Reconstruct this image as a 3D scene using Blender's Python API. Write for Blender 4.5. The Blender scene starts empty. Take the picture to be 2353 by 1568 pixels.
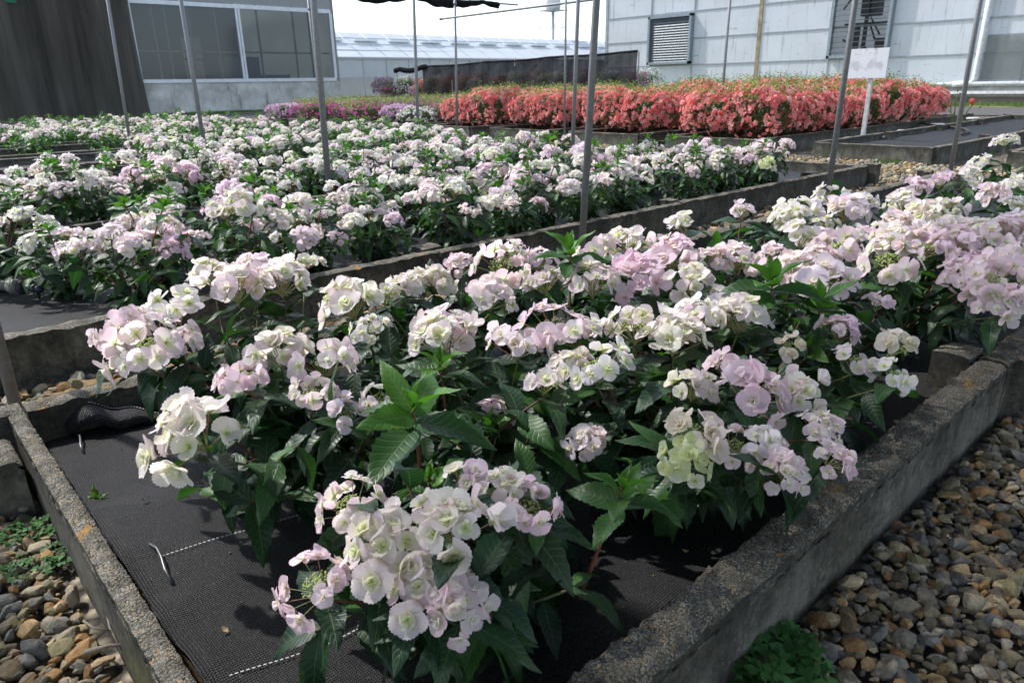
import bpy, math, random
import numpy as np
from mathutils import Vector, Matrix, noise as mnoise
random.seed(7); RNG = np.random.default_rng(7)
R = math.radians
scene = bpy.context.scene
col = scene.collection

# ---------------------------------------------------------------- camera
HCAM = 1.15
RM = np.array([[0.73883962, -0.24020704, 0.62961623],
               [-0.67362977, -0.23773791, 0.69978826],
               [-0.01841042, -0.94115953, -0.3374608]])      # image right / down / forward in the world
FPX = 1644.2
cam_d = bpy.data.cameras.new("camera"); cam = bpy.data.objects.new("camera", cam_d); col.objects.link(cam)
m = np.eye(4); m[:3, 0] = RM[:, 0]; m[:3, 1] = -RM[:, 1]; m[:3, 2] = -RM[:, 2]; m[:3, 3] = (0, 0, HCAM)
cam.matrix_world = Matrix(m.tolist())
cam_d.sensor_width = 36.0; cam_d.lens = 36.0 * FPX / 2352.0
cam_d.clip_start = 0.02; cam_d.clip_end = 3000
cam_d.dof.use_dof = True; cam_d.dof.focus_distance = 1.7; cam_d.dof.aperture_fstop = 11.0
scene.camera = cam

# ---------------------------------------------------------------- light
SUN_EL, SUN_AZ = R(48), R(108)            # azimuth from +x towards +y
sdir = Vector((math.cos(SUN_EL) * math.cos(SUN_AZ), math.cos(SUN_EL) * math.sin(SUN_AZ), math.sin(SUN_EL)))
sl = bpy.data.lights.new("sun", 'SUN'); sl.energy = 2.5; sl.angle = R(1.2); sl.color = (1.0, 0.968, 0.925)
so = bpy.data.objects.new("sun", sl); col.objects.link(so)
so.rotation_euler = sdir.to_track_quat('Z', 'Y').to_euler()
world = bpy.data.worlds.new("World"); scene.world = world; world.use_nodes = True
wn = world.node_tree.nodes; wl = world.node_tree.links
bg = wn["Background"]; sky = wn.new("ShaderNodeTexSky"); sky.sky_type = 'NISHITA'; sky.sun_disc = False
sky.sun_elevation = SUN_EL; sky.sun_rotation = R(90) - SUN_AZ
sky.air_density = 1.0; sky.dust_density = .9; sky.ozone_density = 2.0
hs_ = wn.new('ShaderNodeHueSaturation'); hs_.inputs['Saturation'].default_value = .62; hs_.inputs['Value'].default_value = 1.1
wl.new(sky.outputs[0], hs_.inputs['Color']); wl.new(hs_.outputs[0], bg.inputs[0]); bg.inputs[1].default_value = 0.15
scene.view_settings.view_transform = 'Standard'; scene.view_settings.look = 'None'
scene.view_settings.exposure = 1.04; scene.view_settings.gamma = 1.0
scene.cycles.max_bounces = 8; scene.cycles.transparent_max_bounces = 12
scene.cycles.use_denoising = True

# ---------------------------------------------------------------- helpers
def ray(px, py):
    v = np.array([px - 1176.0, py - 784.0, FPX]); w = RM @ v
    return w / np.linalg.norm(w)
def at(px, py, z=None, x=None, y=None):
    w = ray(px, py)
    if z is not None: t = (z - HCAM) / w[2]
    elif x is not None: t = x / w[0]
    else: t = y / w[1]
    return np.array([0, 0, HCAM]) + w * t
def inview(p, mg=0.06):
    c = RM.T @ (np.array(p, float) - np.array([0, 0, HCAM]))
    if c[2] < 0.1: return False
    u = 1176 + FPX * c[0] / c[2]; v = 784 + FPX * c[1] / c[2]
    return -2352 * mg < u < 2352 * (1 + mg) and -1568 * mg < v < 1568 * (1 + mg)

def tag(o, label=None, cat=None, group=None, kind=None):
    if label: o["label"] = label
    if cat: o["category"] = cat
    if group: o["group"] = group
    if kind: o["kind"] = kind
    return o
def empty(name, loc=(0, 0, 0), rz=0.0):
    o = bpy.data.objects.new(name, None); col.objects.link(o); o.location = loc; o.rotation_euler = (0, 0, rz)
    o.empty_display_size = 0.05
    return o
def link(name, mesh, parent=None, loc=None, rot=None, scale=None):
    o = bpy.data.objects.new(name, mesh); col.objects.link(o)
    if parent is not None: o.parent = parent
    if loc is not None: o.location = loc
    if rot is not None: o.rotation_euler = rot
    if scale is not None: o.scale = scale if hasattr(scale, '__len__') else (scale,) * 3
    return o
def copy_tree(o, parent=None):
    c = o.copy(); col.objects.link(c)
    if parent is not None: c.parent = parent
    for ch in o.children: copy_tree(ch, c)
    return c

class MB:
    """collects patches: verts, quads/tris, per-vertex colour + uv, per-face material and smooth flag"""
    def __init__(s): s.V = []; s.C = []; s.U = []; s.Q = []; s.T = []; s.QM = []; s.TM = []; s.n = 0; s.QS = []; s.TS = []
    def add(s, V, Q=None, T=None, c=(1, 1, 1), uv=None, m=0, smooth=True):
        V = np.asarray(V, float).reshape(-1, 3); k = len(V)
        c = np.asarray(c, float)
        if c.ndim == 1: c = np.tile(c[:3], (k, 1))
        s.V.append(V); s.C.append(c.reshape(-1, 3)); s.U.append(np.zeros((k, 2)) if uv is None else np.asarray(uv, float).reshape(-1, 2))
        if Q is not None and len(Q):
            Q = np.asarray(Q).reshape(-1, 4); s.Q.append(Q + s.n); s.QM.append(np.full(len(Q), m)); s.QS.append(np.full(len(Q), smooth))
        if T is not None and len(T):
            T = np.asarray(T).reshape(-1, 3); s.T.append(T + s.n); s.TM.append(np.full(len(T), m)); s.TS.append(np.full(len(T), smooth))
        s.n += k
    def merge(s, o, M=None, t=(0, 0, 0), cs=None):
        """append another builder's patches with a 3x3 matrix and offset"""
        V = np.concatenate(o.V); C = np.concatenate(o.C); U = np.concatenate(o.U)
        if M is not None: V = V @ np.asarray(M).T
        V = V + np.asarray(t)
        if cs is not None: C = C * np.asarray(cs)
        s.V.append(V); s.C.append(C); s.U.append(U)
        for q in o.Q: s.Q.append(q + s.n)
        for q in o.T: s.T.append(q + s.n)
        s.QM += o.QM; s.TM += o.TM; s.QS += o.QS; s.TS += o.TS
        s.n += len(V)
    def mesh(s, name, mats):
        V = np.concatenate(s.V); C = np.concatenate(s.C); U = np.concatenate(s.U)
        Q = np.concatenate(s.Q) if s.Q else np.zeros((0, 4), int); T = np.concatenate(s.T) if s.T else np.zeros((0, 3), int)
        me = bpy.data.meshes.new(name); me.vertices.add(len(V)); me.vertices.foreach_set("co", V.astype(np.float32).ravel())
        L = np.concatenate([Q.ravel(), T.ravel()]).astype(np.int32); me.loops.add(len(L)); me.loops.foreach_set("vertex_index", L)
        nq, nt = len(Q), len(T); me.polygons.add(nq + nt)
        st = np.concatenate([np.arange(nq) * 4, nq * 4 + np.arange(nt) * 3]).astype(np.int32)
        me.polygons.foreach_set("loop_start", st)
        mi = np.concatenate(([np.concatenate(s.QM)] if nq else []) + ([np.concatenate(s.TM)] if nt else [])).astype(np.int32)
        sm = np.concatenate(([np.concatenate(s.QS)] if nq else []) + ([np.concatenate(s.TS)] if nt else []))
        for x in mats: me.materials.append(x)
        me.polygons.foreach_set("material_index", mi); me.polygons.foreach_set("use_smooth", sm.astype(bool))
        a = me.color_attributes.new("Col", 'FLOAT_COLOR', 'POINT')
        a.data.foreach_set("color", np.concatenate([C, np.ones((len(C), 1))], 1).astype(np.float32).ravel())
        uv = me.uv_layers.new(name="UVMap"); uv.data.foreach_set("uv", U[L].astype(np.float32).ravel())
        me.update(calc_edges=True); me.validate()
        return me
    def build(s, name, mats, parent=None, **k):
        return link(name, s.mesh(name, mats if isinstance(mats, (list, tuple)) else [mats]), parent, **k)

def gridQ(n, k, closed=False):
    i, j = np.meshgrid(np.arange(n - 1), np.arange(k if closed else k - 1), indexing='ij')
    a = i * k + j; b = i * k + (j + 1) % k
    return np.stack([a, b, b + k, a + k], -1).reshape(-1, 4)
def box(mb, x0, x1, y0, y1, z0, z1, c=(1, 1, 1), m=0):
    V = [(x0, y0, z0), (x1, y0, z0), (x1, y1, z0), (x0, y1, z0), (x0, y0, z1), (x1, y0, z1), (x1, y1, z1), (x0, y1, z1)]
    Q = [(0, 3, 2, 1), (4, 5, 6, 7), (0, 1, 5, 4), (1, 2, 6, 5), (2, 3, 7, 6), (3, 0, 4, 7)]
    mb.add(V, Q, c=c, m=m, smooth=False)
def tube(mb, P, r, n=8, c=(1, 1, 1), m=0, cap=True):
    P = np.asarray(P, float); k = len(P); r = np.broadcast_to(np.asarray(r, float), (k,))
    t = np.gradient(P, axis=0); t /= np.linalg.norm(t, axis=1)[:, None] + 1e-9
    up = np.array([0, 0, 1.0]) if abs(t[0][2]) < .9 else np.array([1.0, 0, 0])
    V = []
    for i in range(k):
        a = np.cross(up, t[i]); a /= np.linalg.norm(a) + 1e-9; b = np.cross(t[i], a)
        up = b if abs(b @ t[i]) < .9 else up
        th = np.arange(n) * 2 * math.pi / n
        V.append(P[i] + r[i] * (np.cos(th)[:, None] * a + np.sin(th)[:, None] * b))
    V = np.concatenate(V); T = []
    if cap:
        V = np.vstack([V, P[0], P[-1]]); a0, a1 = k * n, k * n + 1
        for j in range(n):
            T.append((a0, (j + 1) % n, j)); T.append((a1, (k - 1) * n + j, (k - 1) * n + (j + 1) % n))
    mb.add(V, gridQ(k, n, True), T, c=c, m=m)
def bez(a, b, c, n):
    t = np.linspace(0, 1, n)[:, None]; a, b, c = map(np.asarray, (a, b, c))
    return (1 - t) ** 2 * a + 2 * t * (1 - t) * b + t * t * c
def frame(d, nrm):
    """columns: across, along, normal"""
    d = np.asarray(d, float); d = d / np.linalg.norm(d); a = np.cross(d, nrm); a /= np.linalg.norm(a) + 1e-9
    return np.stack([a, d, np.cross(a, d)], 1)
def ico(sub):
    import bmesh
    bm = bmesh.new(); bmesh.ops.create_icosphere(bm, subdivisions=sub, radius=1.0)
    V = np.array([v.co[:] for v in bm.verts]); T = np.array([[v.index for v in f.verts] for f in bm.faces]); bm.free()
    return V, T
ICO1, ICO2, ICO3 = ico(1), ico(2), ico(3)

# ---------------------------------------------------------------- materials
class NT:
    def __init__(s, name):
        s.m = bpy.data.materials.new(name); s.m.use_nodes = True; s.t = s.m.node_tree; s.t.nodes.clear()
        s.out = s.t.nodes.new("ShaderNodeOutputMaterial")
    def n(s, t, **k):
        x = s.t.nodes.new("ShaderNode" + t)
        for a, b in k.items():
            if a == 'ins':
                for i, v in b.items(): s.set(x, i, v)
            else: setattr(x, a, b)
        return x
    def set(s, x, i, v):
        if isinstance(v, bpy.types.NodeSocket): s.t.links.new(v, x.inputs[i])
        elif isinstance(v, bpy.types.Node): s.t.links.new(v.outputs[0], x.inputs[i])
        else:
            if isinstance(v, (tuple, list)) and len(v) == 3 and x.inputs[i].type == 'RGBA': v = (*v, 1)
            x.inputs[i].default_value = v
    def noise(s, vec, scale, detail=4, rough=.55, dist=0):
        return s.n("TexNoise", ins={'Vector': vec, 'Scale': scale, 'Detail': detail, 'Roughness': rough, 'Distortion': dist}).outputs[0]
    def ramp(s, fac, a, b, lo=0., hi=1.):
        r = s.n("MapRange", ins={'Value': fac, 'From Min': a, 'From Max': b, 'To Min': lo, 'To Max': hi}); return r.outputs[0]
    def mix(s, f, a, b, mode='MIX'):
        x = s.n("MixRGB", blend_type=mode); s.set(x, 0, f); s.set(x, 1, a); s.set(x, 2, b); return x.outputs[0]
    def math(s, op, a, b=0.):
        x = s.n("Math", operation=op); s.set(x, 0, a); s.set(x, 1, b); return x.outputs[0]
    def pos(s, sc=(1, 1, 1)):
        g = s.n("NewGeometry"); mp = s.n("Mapping"); s.set(mp, 'Vector', g.outputs['Position']); mp.inputs['Scale'].default_value = sc; return mp.outputs[0]
    def obj(s, sc=(1, 1, 1)):
        g = s.n("TexCoord"); mp = s.n("Mapping"); s.set(mp, 'Vector', g.outputs['Object']); mp.inputs['Scale'].default_value = sc; return mp.outputs[0]
    def bump(s, h, st, d=.01, nrm=None):
        b = s.n("Bump", ins={'Height': h, 'Strength': st, 'Distance': d})
        if nrm is not None: s.set(b, 'Normal', nrm)
        return b.outputs[0]
    def bsdf(s, c, rough=.6, spec=.5, metal=0., nrm=None, **k):
        b = s.n("BsdfPrincipled"); s.set(b, 'Base Color', c); s.set(b, 'Roughness', rough); s.set(b, 'Specular IOR Level', spec); s.set(b, 'Metallic', metal)
        if nrm is not None: s.set(b, 'Normal', nrm)
        for i, v in k.items(): s.set(b, i, v)
        return b.outputs[0]
    def mixs(s, f, a, b):
        x = s.n("MixShader"); s.set(x, 0, f); s.set(x, 1, a); s.set(x, 2, b); return x.outputs[0]
    def done(s, sh): s.t.links.new(sh, s.out.inputs[0]); return s.m
def simple(name, c, rough=.6, spec=.4, metal=0., var=.25, scale=8, bump=0.):
    t = NT(name); p = t.pos(); nz = t.noise(p, scale, 6, .6)
    cc = t.mix(t.ramp(nz, .3, .7), tuple(v * (1 - var) for v in c), tuple(min(1, v * (1 + var)) for v in c))
    return t.done(t.bsdf(cc, rough, spec, metal, t.bump(nz, bump, .01) if bump else None))

def m_petal():
    t = NT("petal"); a = t.n("Attribute", attribute_name="Col").outputs[0]; oi = t.n("ObjectInfo").outputs['Random']
    nz = t.noise(t.obj(), 55, 3, .6)
    c = t.mix(t.ramp(nz, .35, .7, 0., .10), a, (.86, .72, .80))
    c = t.mix(t.ramp(oi, 0, .4, .06, 0.), c, (.93, .91, .74))
    c = t.mix(t.ramp(oi, .35, 1., 0., .48), c, (.90, .63, .84))
    nr = t.bump(t.noise(t.obj(), 160, 2), .18, .002)
    b = t.bsdf(c, .55, .25, nrm=nr)
    tr = t.n("BsdfTranslucent", ins={'Color': t.mix(1., c, (1., .98, .93), 'MULTIPLY')}).outputs[0]
    return t.done(t.mixs(.55, b, tr))
def m_leaf():
    t = NT("leaf"); a = t.n("Attribute", attribute_name="Col").outputs[0]
    uv = t.n("UVMap").outputs[0]; sx = t.n("SeparateXYZ"); t.set(sx, 0, uv)
    av = t.math('ABSOLUTE', sx.outputs[0])                       # u = across (-1..1), v = along
    ph = t.math('SUBTRACT', t.math('MULTIPLY', sx.outputs[1], 58.), t.math('MULTIPLY', av, 11.))
    vein = t.math('POWER', t.math('ADD', t.math('MULTIPLY', t.math('SINE', ph), .5), .5), 6.)
    mid = t.ramp(av, .0, .06, 1., 0.)
    c = t.mix(t.math('MULTIPLY', mid, .45), a, (.20, .26, .09))
    c = t.mix(t.math('MULTIPLY', vein, .15), c, (.10, .20, .05))
    nz = t.noise(t.obj(), 30, 3); c = t.mix(t.ramp(nz, .3, .7, 0., .3), c, t.mix(1., c, (.6, .75, .7), 'MULTIPLY'))
    h = t.math('SUBTRACT', 1., t.math('MAXIMUM', vein, mid)); nr = t.bump(h, .32, .002)
    b = t.bsdf(c, t.ramp(nz, .3, .7, .38, .52), .38, nrm=nr)
    tr = t.n("BsdfTranslucent", ins={'Color': t.mix(1., c, (1.5, 1.9, .6), 'MULTIPLY')}).outputs[0]
    return t.done(t.mixs(.25, b, tr))
def m_vcol(name, rough=.7, spec=.3, bump=.0, scale=60, var=.25, trans=0.):
    t = NT(name); a = t.n("Attribute", attribute_name="Col").outputs[0]; nz = t.noise(t.pos(), scale, 5, .65)
    c = t.mix(t.ramp(nz, .3, .7), t.mix(1., a, (1 - var,) * 3, 'MULTIPLY'), t.mix(1., a, (1 + var,) * 3, 'MULTIPLY'))
    sh = t.bsdf(c, rough, spec, nrm=t.bump(nz, bump, .004) if bump else None)
    if trans: sh = t.mixs(trans, sh, t.n("BsdfTranslucent", ins={'Color': c}).outputs[0])
    return t.done(sh)
def m_concrete(name="concrete", tone=1.0, olive=.25):
    t = NT(name); p = t.pos()
    n1 = t.noise(p, 3.2, 8, .62); n2 = t.noise(p, 45, 6, .7); ns = t.noise(t.pos((9, 9, 2.6)), 1.0, 9, .75, .6)
    c = t.mix(t.ramp(n1, .3, .7), tuple(v * tone for v in (.105, .098, .078)), tuple(v * tone for v in (.24, .222, .182)))
    c = t.mix(t.ramp(n2, .35, .7, 0, .55), c, tuple(v * tone for v in (.09, .088, .075)))
    c = t.mix(t.ramp(ns, .44, .66, 0., .88), c, tuple(v * tone for v in (.035, .034, .03)))
    c = t.mix(t.math('MULTIPLY', t.ramp(t.noise(t.pos((3, 3, 5)), 1.3, 9, .75), .45, .62), t.ramp(n2, .35, .6)), c, tuple(v * tone for v in (.028, .027, .023)))
    c = t.mix(t.math('MULTIPLY', t.ramp(t.noise(p, 110, 4, .7), .58, .68), .45), c, tuple(v * tone for v in (.34, .33, .30)))
    c = t.mix(t.ramp(t.noise(p, 2.1, 5, .6), .5, .62, 0., olive), c, (.085, .085, .03))
    pz = t.n("SeparateXYZ"); t.set(pz, 0, p); alg = t.math('ADD', t.math('MULTIPLY', pz.outputs[2], 2.2), t.noise(t.pos((6, 6, 3)), 1.6, 9, .75))
    c = t.mix(t.math('MULTIPLY', t.ramp(alg, .68, .98), t.ramp(n2, .25, .6, .55, 1.)), c, tuple(v * tone for v in (.030, .029, .025)))
    geo = t.n("NewGeometry"); sp = t.n("SeparateXYZ"); t.set(sp, 0, geo.outputs['Normal'])
    topm = t.ramp(sp.outputs[2], .25, .6)
    v = t.n("TexVoronoi", feature='F1', ins={'Vector': p, 'Scale': 230., 'Randomness': 1.})
    vc = t.n("SeparateXYZ"); t.set(vc, 0, v.outputs['Color'])
    agg = t.mix(t.ramp(vc.outputs[0], .1, .95), (.09, .086, .072), (.36, .335, .28))
    agg = t.mix(t.ramp(vc.outputs[1], .86, .94), agg, (.42, .27, .12))
    agg = t.mix(t.ramp(v.outputs['Distance'], .45, .75), agg, (.06, .057, .046))
    agg = t.mix(t.ramp(t.noise(p, 28, 5, .7), .45, .60, 0, .55), agg, (.20, .19, .16))
    agg = t.mix(t.ramp(t.noise(p, 14, 4), .42, .62, 0, .8), agg, t.mix(1., agg, (.42, .42, .40), 'MULTIPLY'))
    lich = t.math('MULTIPLY', t.ramp(t.noise(p, 9, 5, .7), .60, .66), t.ramp(n2, .35, .55))
    agg = t.mix(t.math('MULTIPLY', lich, .85), agg, (.42, .21, .035))
    c = t.mix(topm, c, agg)
    h = t.math('ADD', t.math('MULTIPLY', t.math('SUBTRACT', 1., v.outputs['Distance']), t.math('ADD', t.math('MULTIPLY', topm, .8), .15)), t.math('MULTIPLY', n2, .6))
    return t.done(t.bsdf(c, .9, .25, nrm=t.bump(h, .7, .006)))
def m_cloth():
    t = NT("woven_black_cloth"); p = t.pos()
    w1 = t.n("TexWave", wave_type='BANDS', bands_direction='X', ins={'Vector': p, 'Scale': 62., 'Distortion': .6, 'Detail': 1.}).outputs['Fac']
    w2 = t.n("TexWave", wave_type='BANDS', bands_direction='Y', ins={'Vector': p, 'Scale': 52., 'Distortion': .6, 'Detail': 1.}).outputs['Fac']
    wv = t.math('MULTIPLY', w1, w2); nz = t.noise(p, 420, 2, .6); big = t.noise(p, 6, 5, .6)
    c = t.mix(t.ramp(big, .35, .7), (.006, .006, .0075), (.018, .0175, .0185))
    c = t.mix(t.math('MULTIPLY', t.ramp(nz, .56, .66), .5), c, (.11, .108, .105))  # pale noise specks paint glints into the cloth colour
    c = t.mix(t.ramp(t.noise(p, 17, 6, .7), .60, .72, 0, .4), c, (.045, .037, .028))
    h = t.math('ADD', t.math('MULTIPLY', wv, 1.4), nz)
    return t.done(t.bsdf(c, t.ramp(nz, .45, .65, .7, .30), .4, nrm=t.bump(h, .9, .003)))
def m_net(name, c, op, var=.1, scale=3.):
    t = NT(name); p = t.pos(); nz = t.noise(p, scale, 3)
    d = t.bsdf(tuple(c), .8, .2); tr = t.n("BsdfTransparent").outputs[0]
    return t.done(t.mixs(t.ramp(nz, .3, .7, max(0, op - var), min(1, op + var)), tr, d))
def m_gravel_ground():
    t = NT("gravel_ground"); p = t.pos(); v = t.n("TexVoronoi", ins={'Vector': p, 'Scale': 26., 'Randomness': 1.})
    s = t.n("SeparateXYZ"); t.set(s, 0, v.outputs['Color'])
    c = t.mix(s.outputs[0], (.09, .08, .065), (.36, .31, .23)); c = t.mix(t.ramp(v.outputs['Distance'], .3, .7), c, (.04, .035, .03))
    c = t.mix(t.ramp(t.noise(p, 1.2, 5), .5, .7, 0, .6), c, (.10, .085, .055))
    return t.done(t.bsdf(c, .9, .2, nrm=t.bump(t.math('SUBTRACT', 1., v.outputs['Distance']), 1., .02)))
def m_panel(name, c, dirt=.6, trans=.25):
    t = NT(name); p = t.pos()
    st = t.noise(t.pos((7, 7, .45)), 1., 6, .7); wv = t.n("TexWave", wave_type='BANDS', bands_direction='Y', ins={'Vector': p, 'Scale': 5.})
    cc = t.mix(t.ramp(t.noise(p, .5, 5, .6), .3, .7), tuple(v * .88 for v in c), c)
    cc = t.mix(t.ramp(st, .56, .72, 0, dirt), cc, (.26, .25, .22))
    cc = t.mix(t.ramp(t.noise(t.pos((1.2, 1.2, 5)), 1., 6, .75), .62, .72, 0, dirt), cc, (.22, .21, .18))
    b = t.bsdf(cc, .35, .4, nrm=t.bump(wv.outputs['Fac'], .35, .02))
    return t.done(t.mixs(trans, b, t.n("BsdfTranslucent", ins={'Color': cc}).outputs[0]))
def m_glass(name="window_glass"):
    t = NT(name); g = t.n("BsdfGlossy", ins={'Color': (.8, .85, .9, 1), 'Roughness': .08}).outputs[0]
    d = t.bsdf((.20, .22, .235), .5, .2); tr = t.n("BsdfTransparent", ins={'Color': (.75, .78, .78, 1)}).outputs[0]
    return t.done(t.mixs(.80, t.mixs(.12, d, g), tr))

PET, LEAF = m_petal(), m_leaf()
VC = m_vcol("plant_stem", .6, .3); FERT = m_vcol("flower_buds", .7, .25)
STONE = m_vcol("stone", .8, .3, .6, 90, .35)
CONC, CONC2 = m_concrete("concrete", 1.05), m_concrete("far_concrete", 1.15, .5)
MOSSY = m_concrete('mossy_concrete', .7, .95)
CLOTH = m_cloth(); DASH = simple("white_thread", (.62, .62, .6), .7)
PIPE = simple("galvanised_pipe", (.20, .205, .21), .55, .5, .35, .2, 40)
WIRE = simple("wire", (.17, .175, .18), .4, .5, .5)
SOIL = simple("soil", (.04, .027, .017), .95, .1, 0, .5, 60, .8)
BLACKP = simple("black_plastic", (.03, .03, .032), .45, .5)
MATTE = simple('matte_black_net', (.012, .012, .013), .95, .05)
GREYP = simple("grey_plastic", (.16, .155, .14), .5, .4)
AZL, AZF = m_vcol("small_leaves", .5, .35, trans=.35), m_vcol("azalea_petals", .6, .2, var=.1, trans=.5)
GRASSM = m_vcol("grass_blades", .6, .3, trans=.3)
DARKNET = m_net("shade_net", (.012, .012, .013), .90, .04)
_c = NT("curtain_net"); _q = _c.pos((1.5, .5, .10)); _f = _c.ramp(_c.noise(_q, 1.2, 5, .6), .35, .65)
CURTAIN = _c.done(_c.mixs(_c.ramp(_f, 0, 1, .87, .96), _c.n("BsdfTransparent").outputs[0], _c.bsdf(_c.mix(_f, (.045, .042, .036), (.095, .088, .075)), .85, .1)))
CANOPY = m_net("canopy_net", (.02, .02, .02), .74, .02)

# ---------------------------------------------------------------- setting
def sheet(name, x0, x1, y0, y1, z, mat, res=1.0, amp=0.):
    nx, ny = max(2, int((x1 - x0) / res)), max(2, int((y1 - y0) / res))
    X, Y = np.meshgrid(np.linspace(x0, x1, nx), np.linspace(y0, y1, ny), indexing='ij')
    Z = z + amp * (np.sin(X * 1.7 + Y) + np.sin(Y * 2.3 - X * .7)) * .5
    mb = MB(); mb.add(np.stack([X, Y, Z], -1), gridQ(nx, ny)); o = mb.build(name, mat); o["kind"] = "structure"; return o
ground_m = simple("dry_ground", (.15, .13, .09), .95, .1, 0, .35, .6)
sheet("ground", -1500, 1500, -1500, 1500, -.03, ground_m, 300)
sheet("gravel_path", -3, 25.9, -4, 32.4, -.012, m_gravel_ground(), 3)
asph = simple("asphalt", (.105, .10, .095), .9, .2, 0, .25, 14, .3)
sheet("road", 26.3, 33, -30, 80, -.004, asph, 5)
sheet("road", -40, 26.3, 33, 39, -.006, asph, 5)
verge_m = NT("verge"); _p = verge_m.pos(); _n = verge_m.noise(_p, 1.1, 7, .7)
VERGE = verge_m.done(verge_m.bsdf(verge_m.mix(verge_m.ramp(_n, .40, .56), (.33, .25, .14), (.09, .14, .035)), .95, .1))
sheet("verge", 33.0, 36.4, -30, 38.9, .0, VERGE, 3)
sheet("verge", -40, 33, 39, 41.9, .002, VERGE, 3)
# a broad pavement behind the purple beds
sheet("pavement", 26.3, 80, 39, 79, -.008, simple("pale_ground", (.25, .24, .22), .9, .1), 8)

# ---------------------------------------------------------------- gravel
STONE_COLS = np.array([(.36, .24, .11), (.26, .22, .15), (.19, .18, .155), (.40, .32, .19), (.15, .145, .13), (.30, .17, .07), (.22, .19, .12), (.36, .32, .25), (.21, .18, .09), (.29, .21, .12), (.24, .21, .16)])
def stone_shapes(base, n, seed):
    V0, T0 = base; rg = np.random.default_rng(seed); out = []
    for i in range(n):
        V = V0.copy()
        for k in range(rg.integers(9, 16)):
            d = rg.normal(size=3); d /= np.linalg.norm(d); h = rg.uniform(.48, .80)
            e = V @ d - h; V = V - np.where(e > 0, e * .92, 0)[:, None] * d
        V *= rg.uniform(.93, 1.07, size=(len(V), 1)) if len(V) < 60 else 1
        V *= np.array([1.0, rg.uniform(.6, .9), rg.uniform(.38, .62)]) * rg.uniform(.98, 1.02, size=(len(V), 1))
        out.append((V, T0, bool(rg.random() < .25)))
    return out
SH3, SH2, SH1 = stone_shapes(ICO3, 14, 1), stone_shapes(ICO2, 12, 2), stone_shapes(ICO1, 8, 3)
def gravel(name, label, cells, shapes, size, seed, bright=1.0, z=0.):
    """cells: list of (x0,x1,y0,y1,spacing)"""
    rg = np.random.default_rng(seed); mb = MB(); cnt = 0
    for x0, x1, y0, y1, sp in cells:
        for x in np.arange(x0, x1, sp):
            for y in np.arange(y0, y1, sp):
                px, py = x + rg.uniform(-.5, .5) * sp, y + rg.uniform(-.5, .5) * sp
                if px < x0 or px > x1 or py < y0 or py > y1 or not inview((px, py, 0), .12): continue
                V, T, smo = shapes[rg.integers(len(shapes))]
                s = size * float(np.clip(rg.lognormal(0, .42), .4, 2.0))
                a, b, g = rg.uniform(0, 6.28), rg.normal(0, .35), rg.normal(0, .35)
                Mx = np.array(Matrix.Rotation(a, 3, 'Z') @ Matrix.Rotation(b, 3, 'X') @ Matrix.Rotation(g, 3, 'Y')) * s
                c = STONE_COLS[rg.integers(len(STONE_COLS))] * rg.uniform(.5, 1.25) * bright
                mb.add(V @ Mx.T + (px, py, z + s * .25 + rg.uniform(-.2, .55) * size), None, T, c=c, smooth=smo and size < 0); cnt += 1
    o = mb.build(name, STONE); tag(o, label, "gravel", None, "stuff"); return o
gravel("gravel", "brown and grey angular gravel beside the front bed's outer wall", [(.5, 4.2, -1.1, .52, .0225), (4.2, 9.0, -.6, .50, .05)], SH2, .0185, 11)
gravel("gravel", "mixed brown gravel with twigs outside the short left wall of the front bed", [(-.75, .165, .75, 2.55, .0235)], SH3, .0195, 12)
gravel("gravel", "strip of pebbles in the narrow path behind the front bed", [(-.4, 1.9, 2.68, 3.36, .036), (1.9, 8.9, 2.68, 3.36, .06)], SH2, .027, 13)
gravel("gravel", "gravel coloured paler as sunlit in the cross path before the coral azalea beds", [(8.95, 10.98, .3, 9.5, .055), (8.95, 10.98, 9.5, 17, .09)], SH2, .026, 14, 1.25)  # same stones with sunlight put into their colour by the brightness factor

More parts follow.
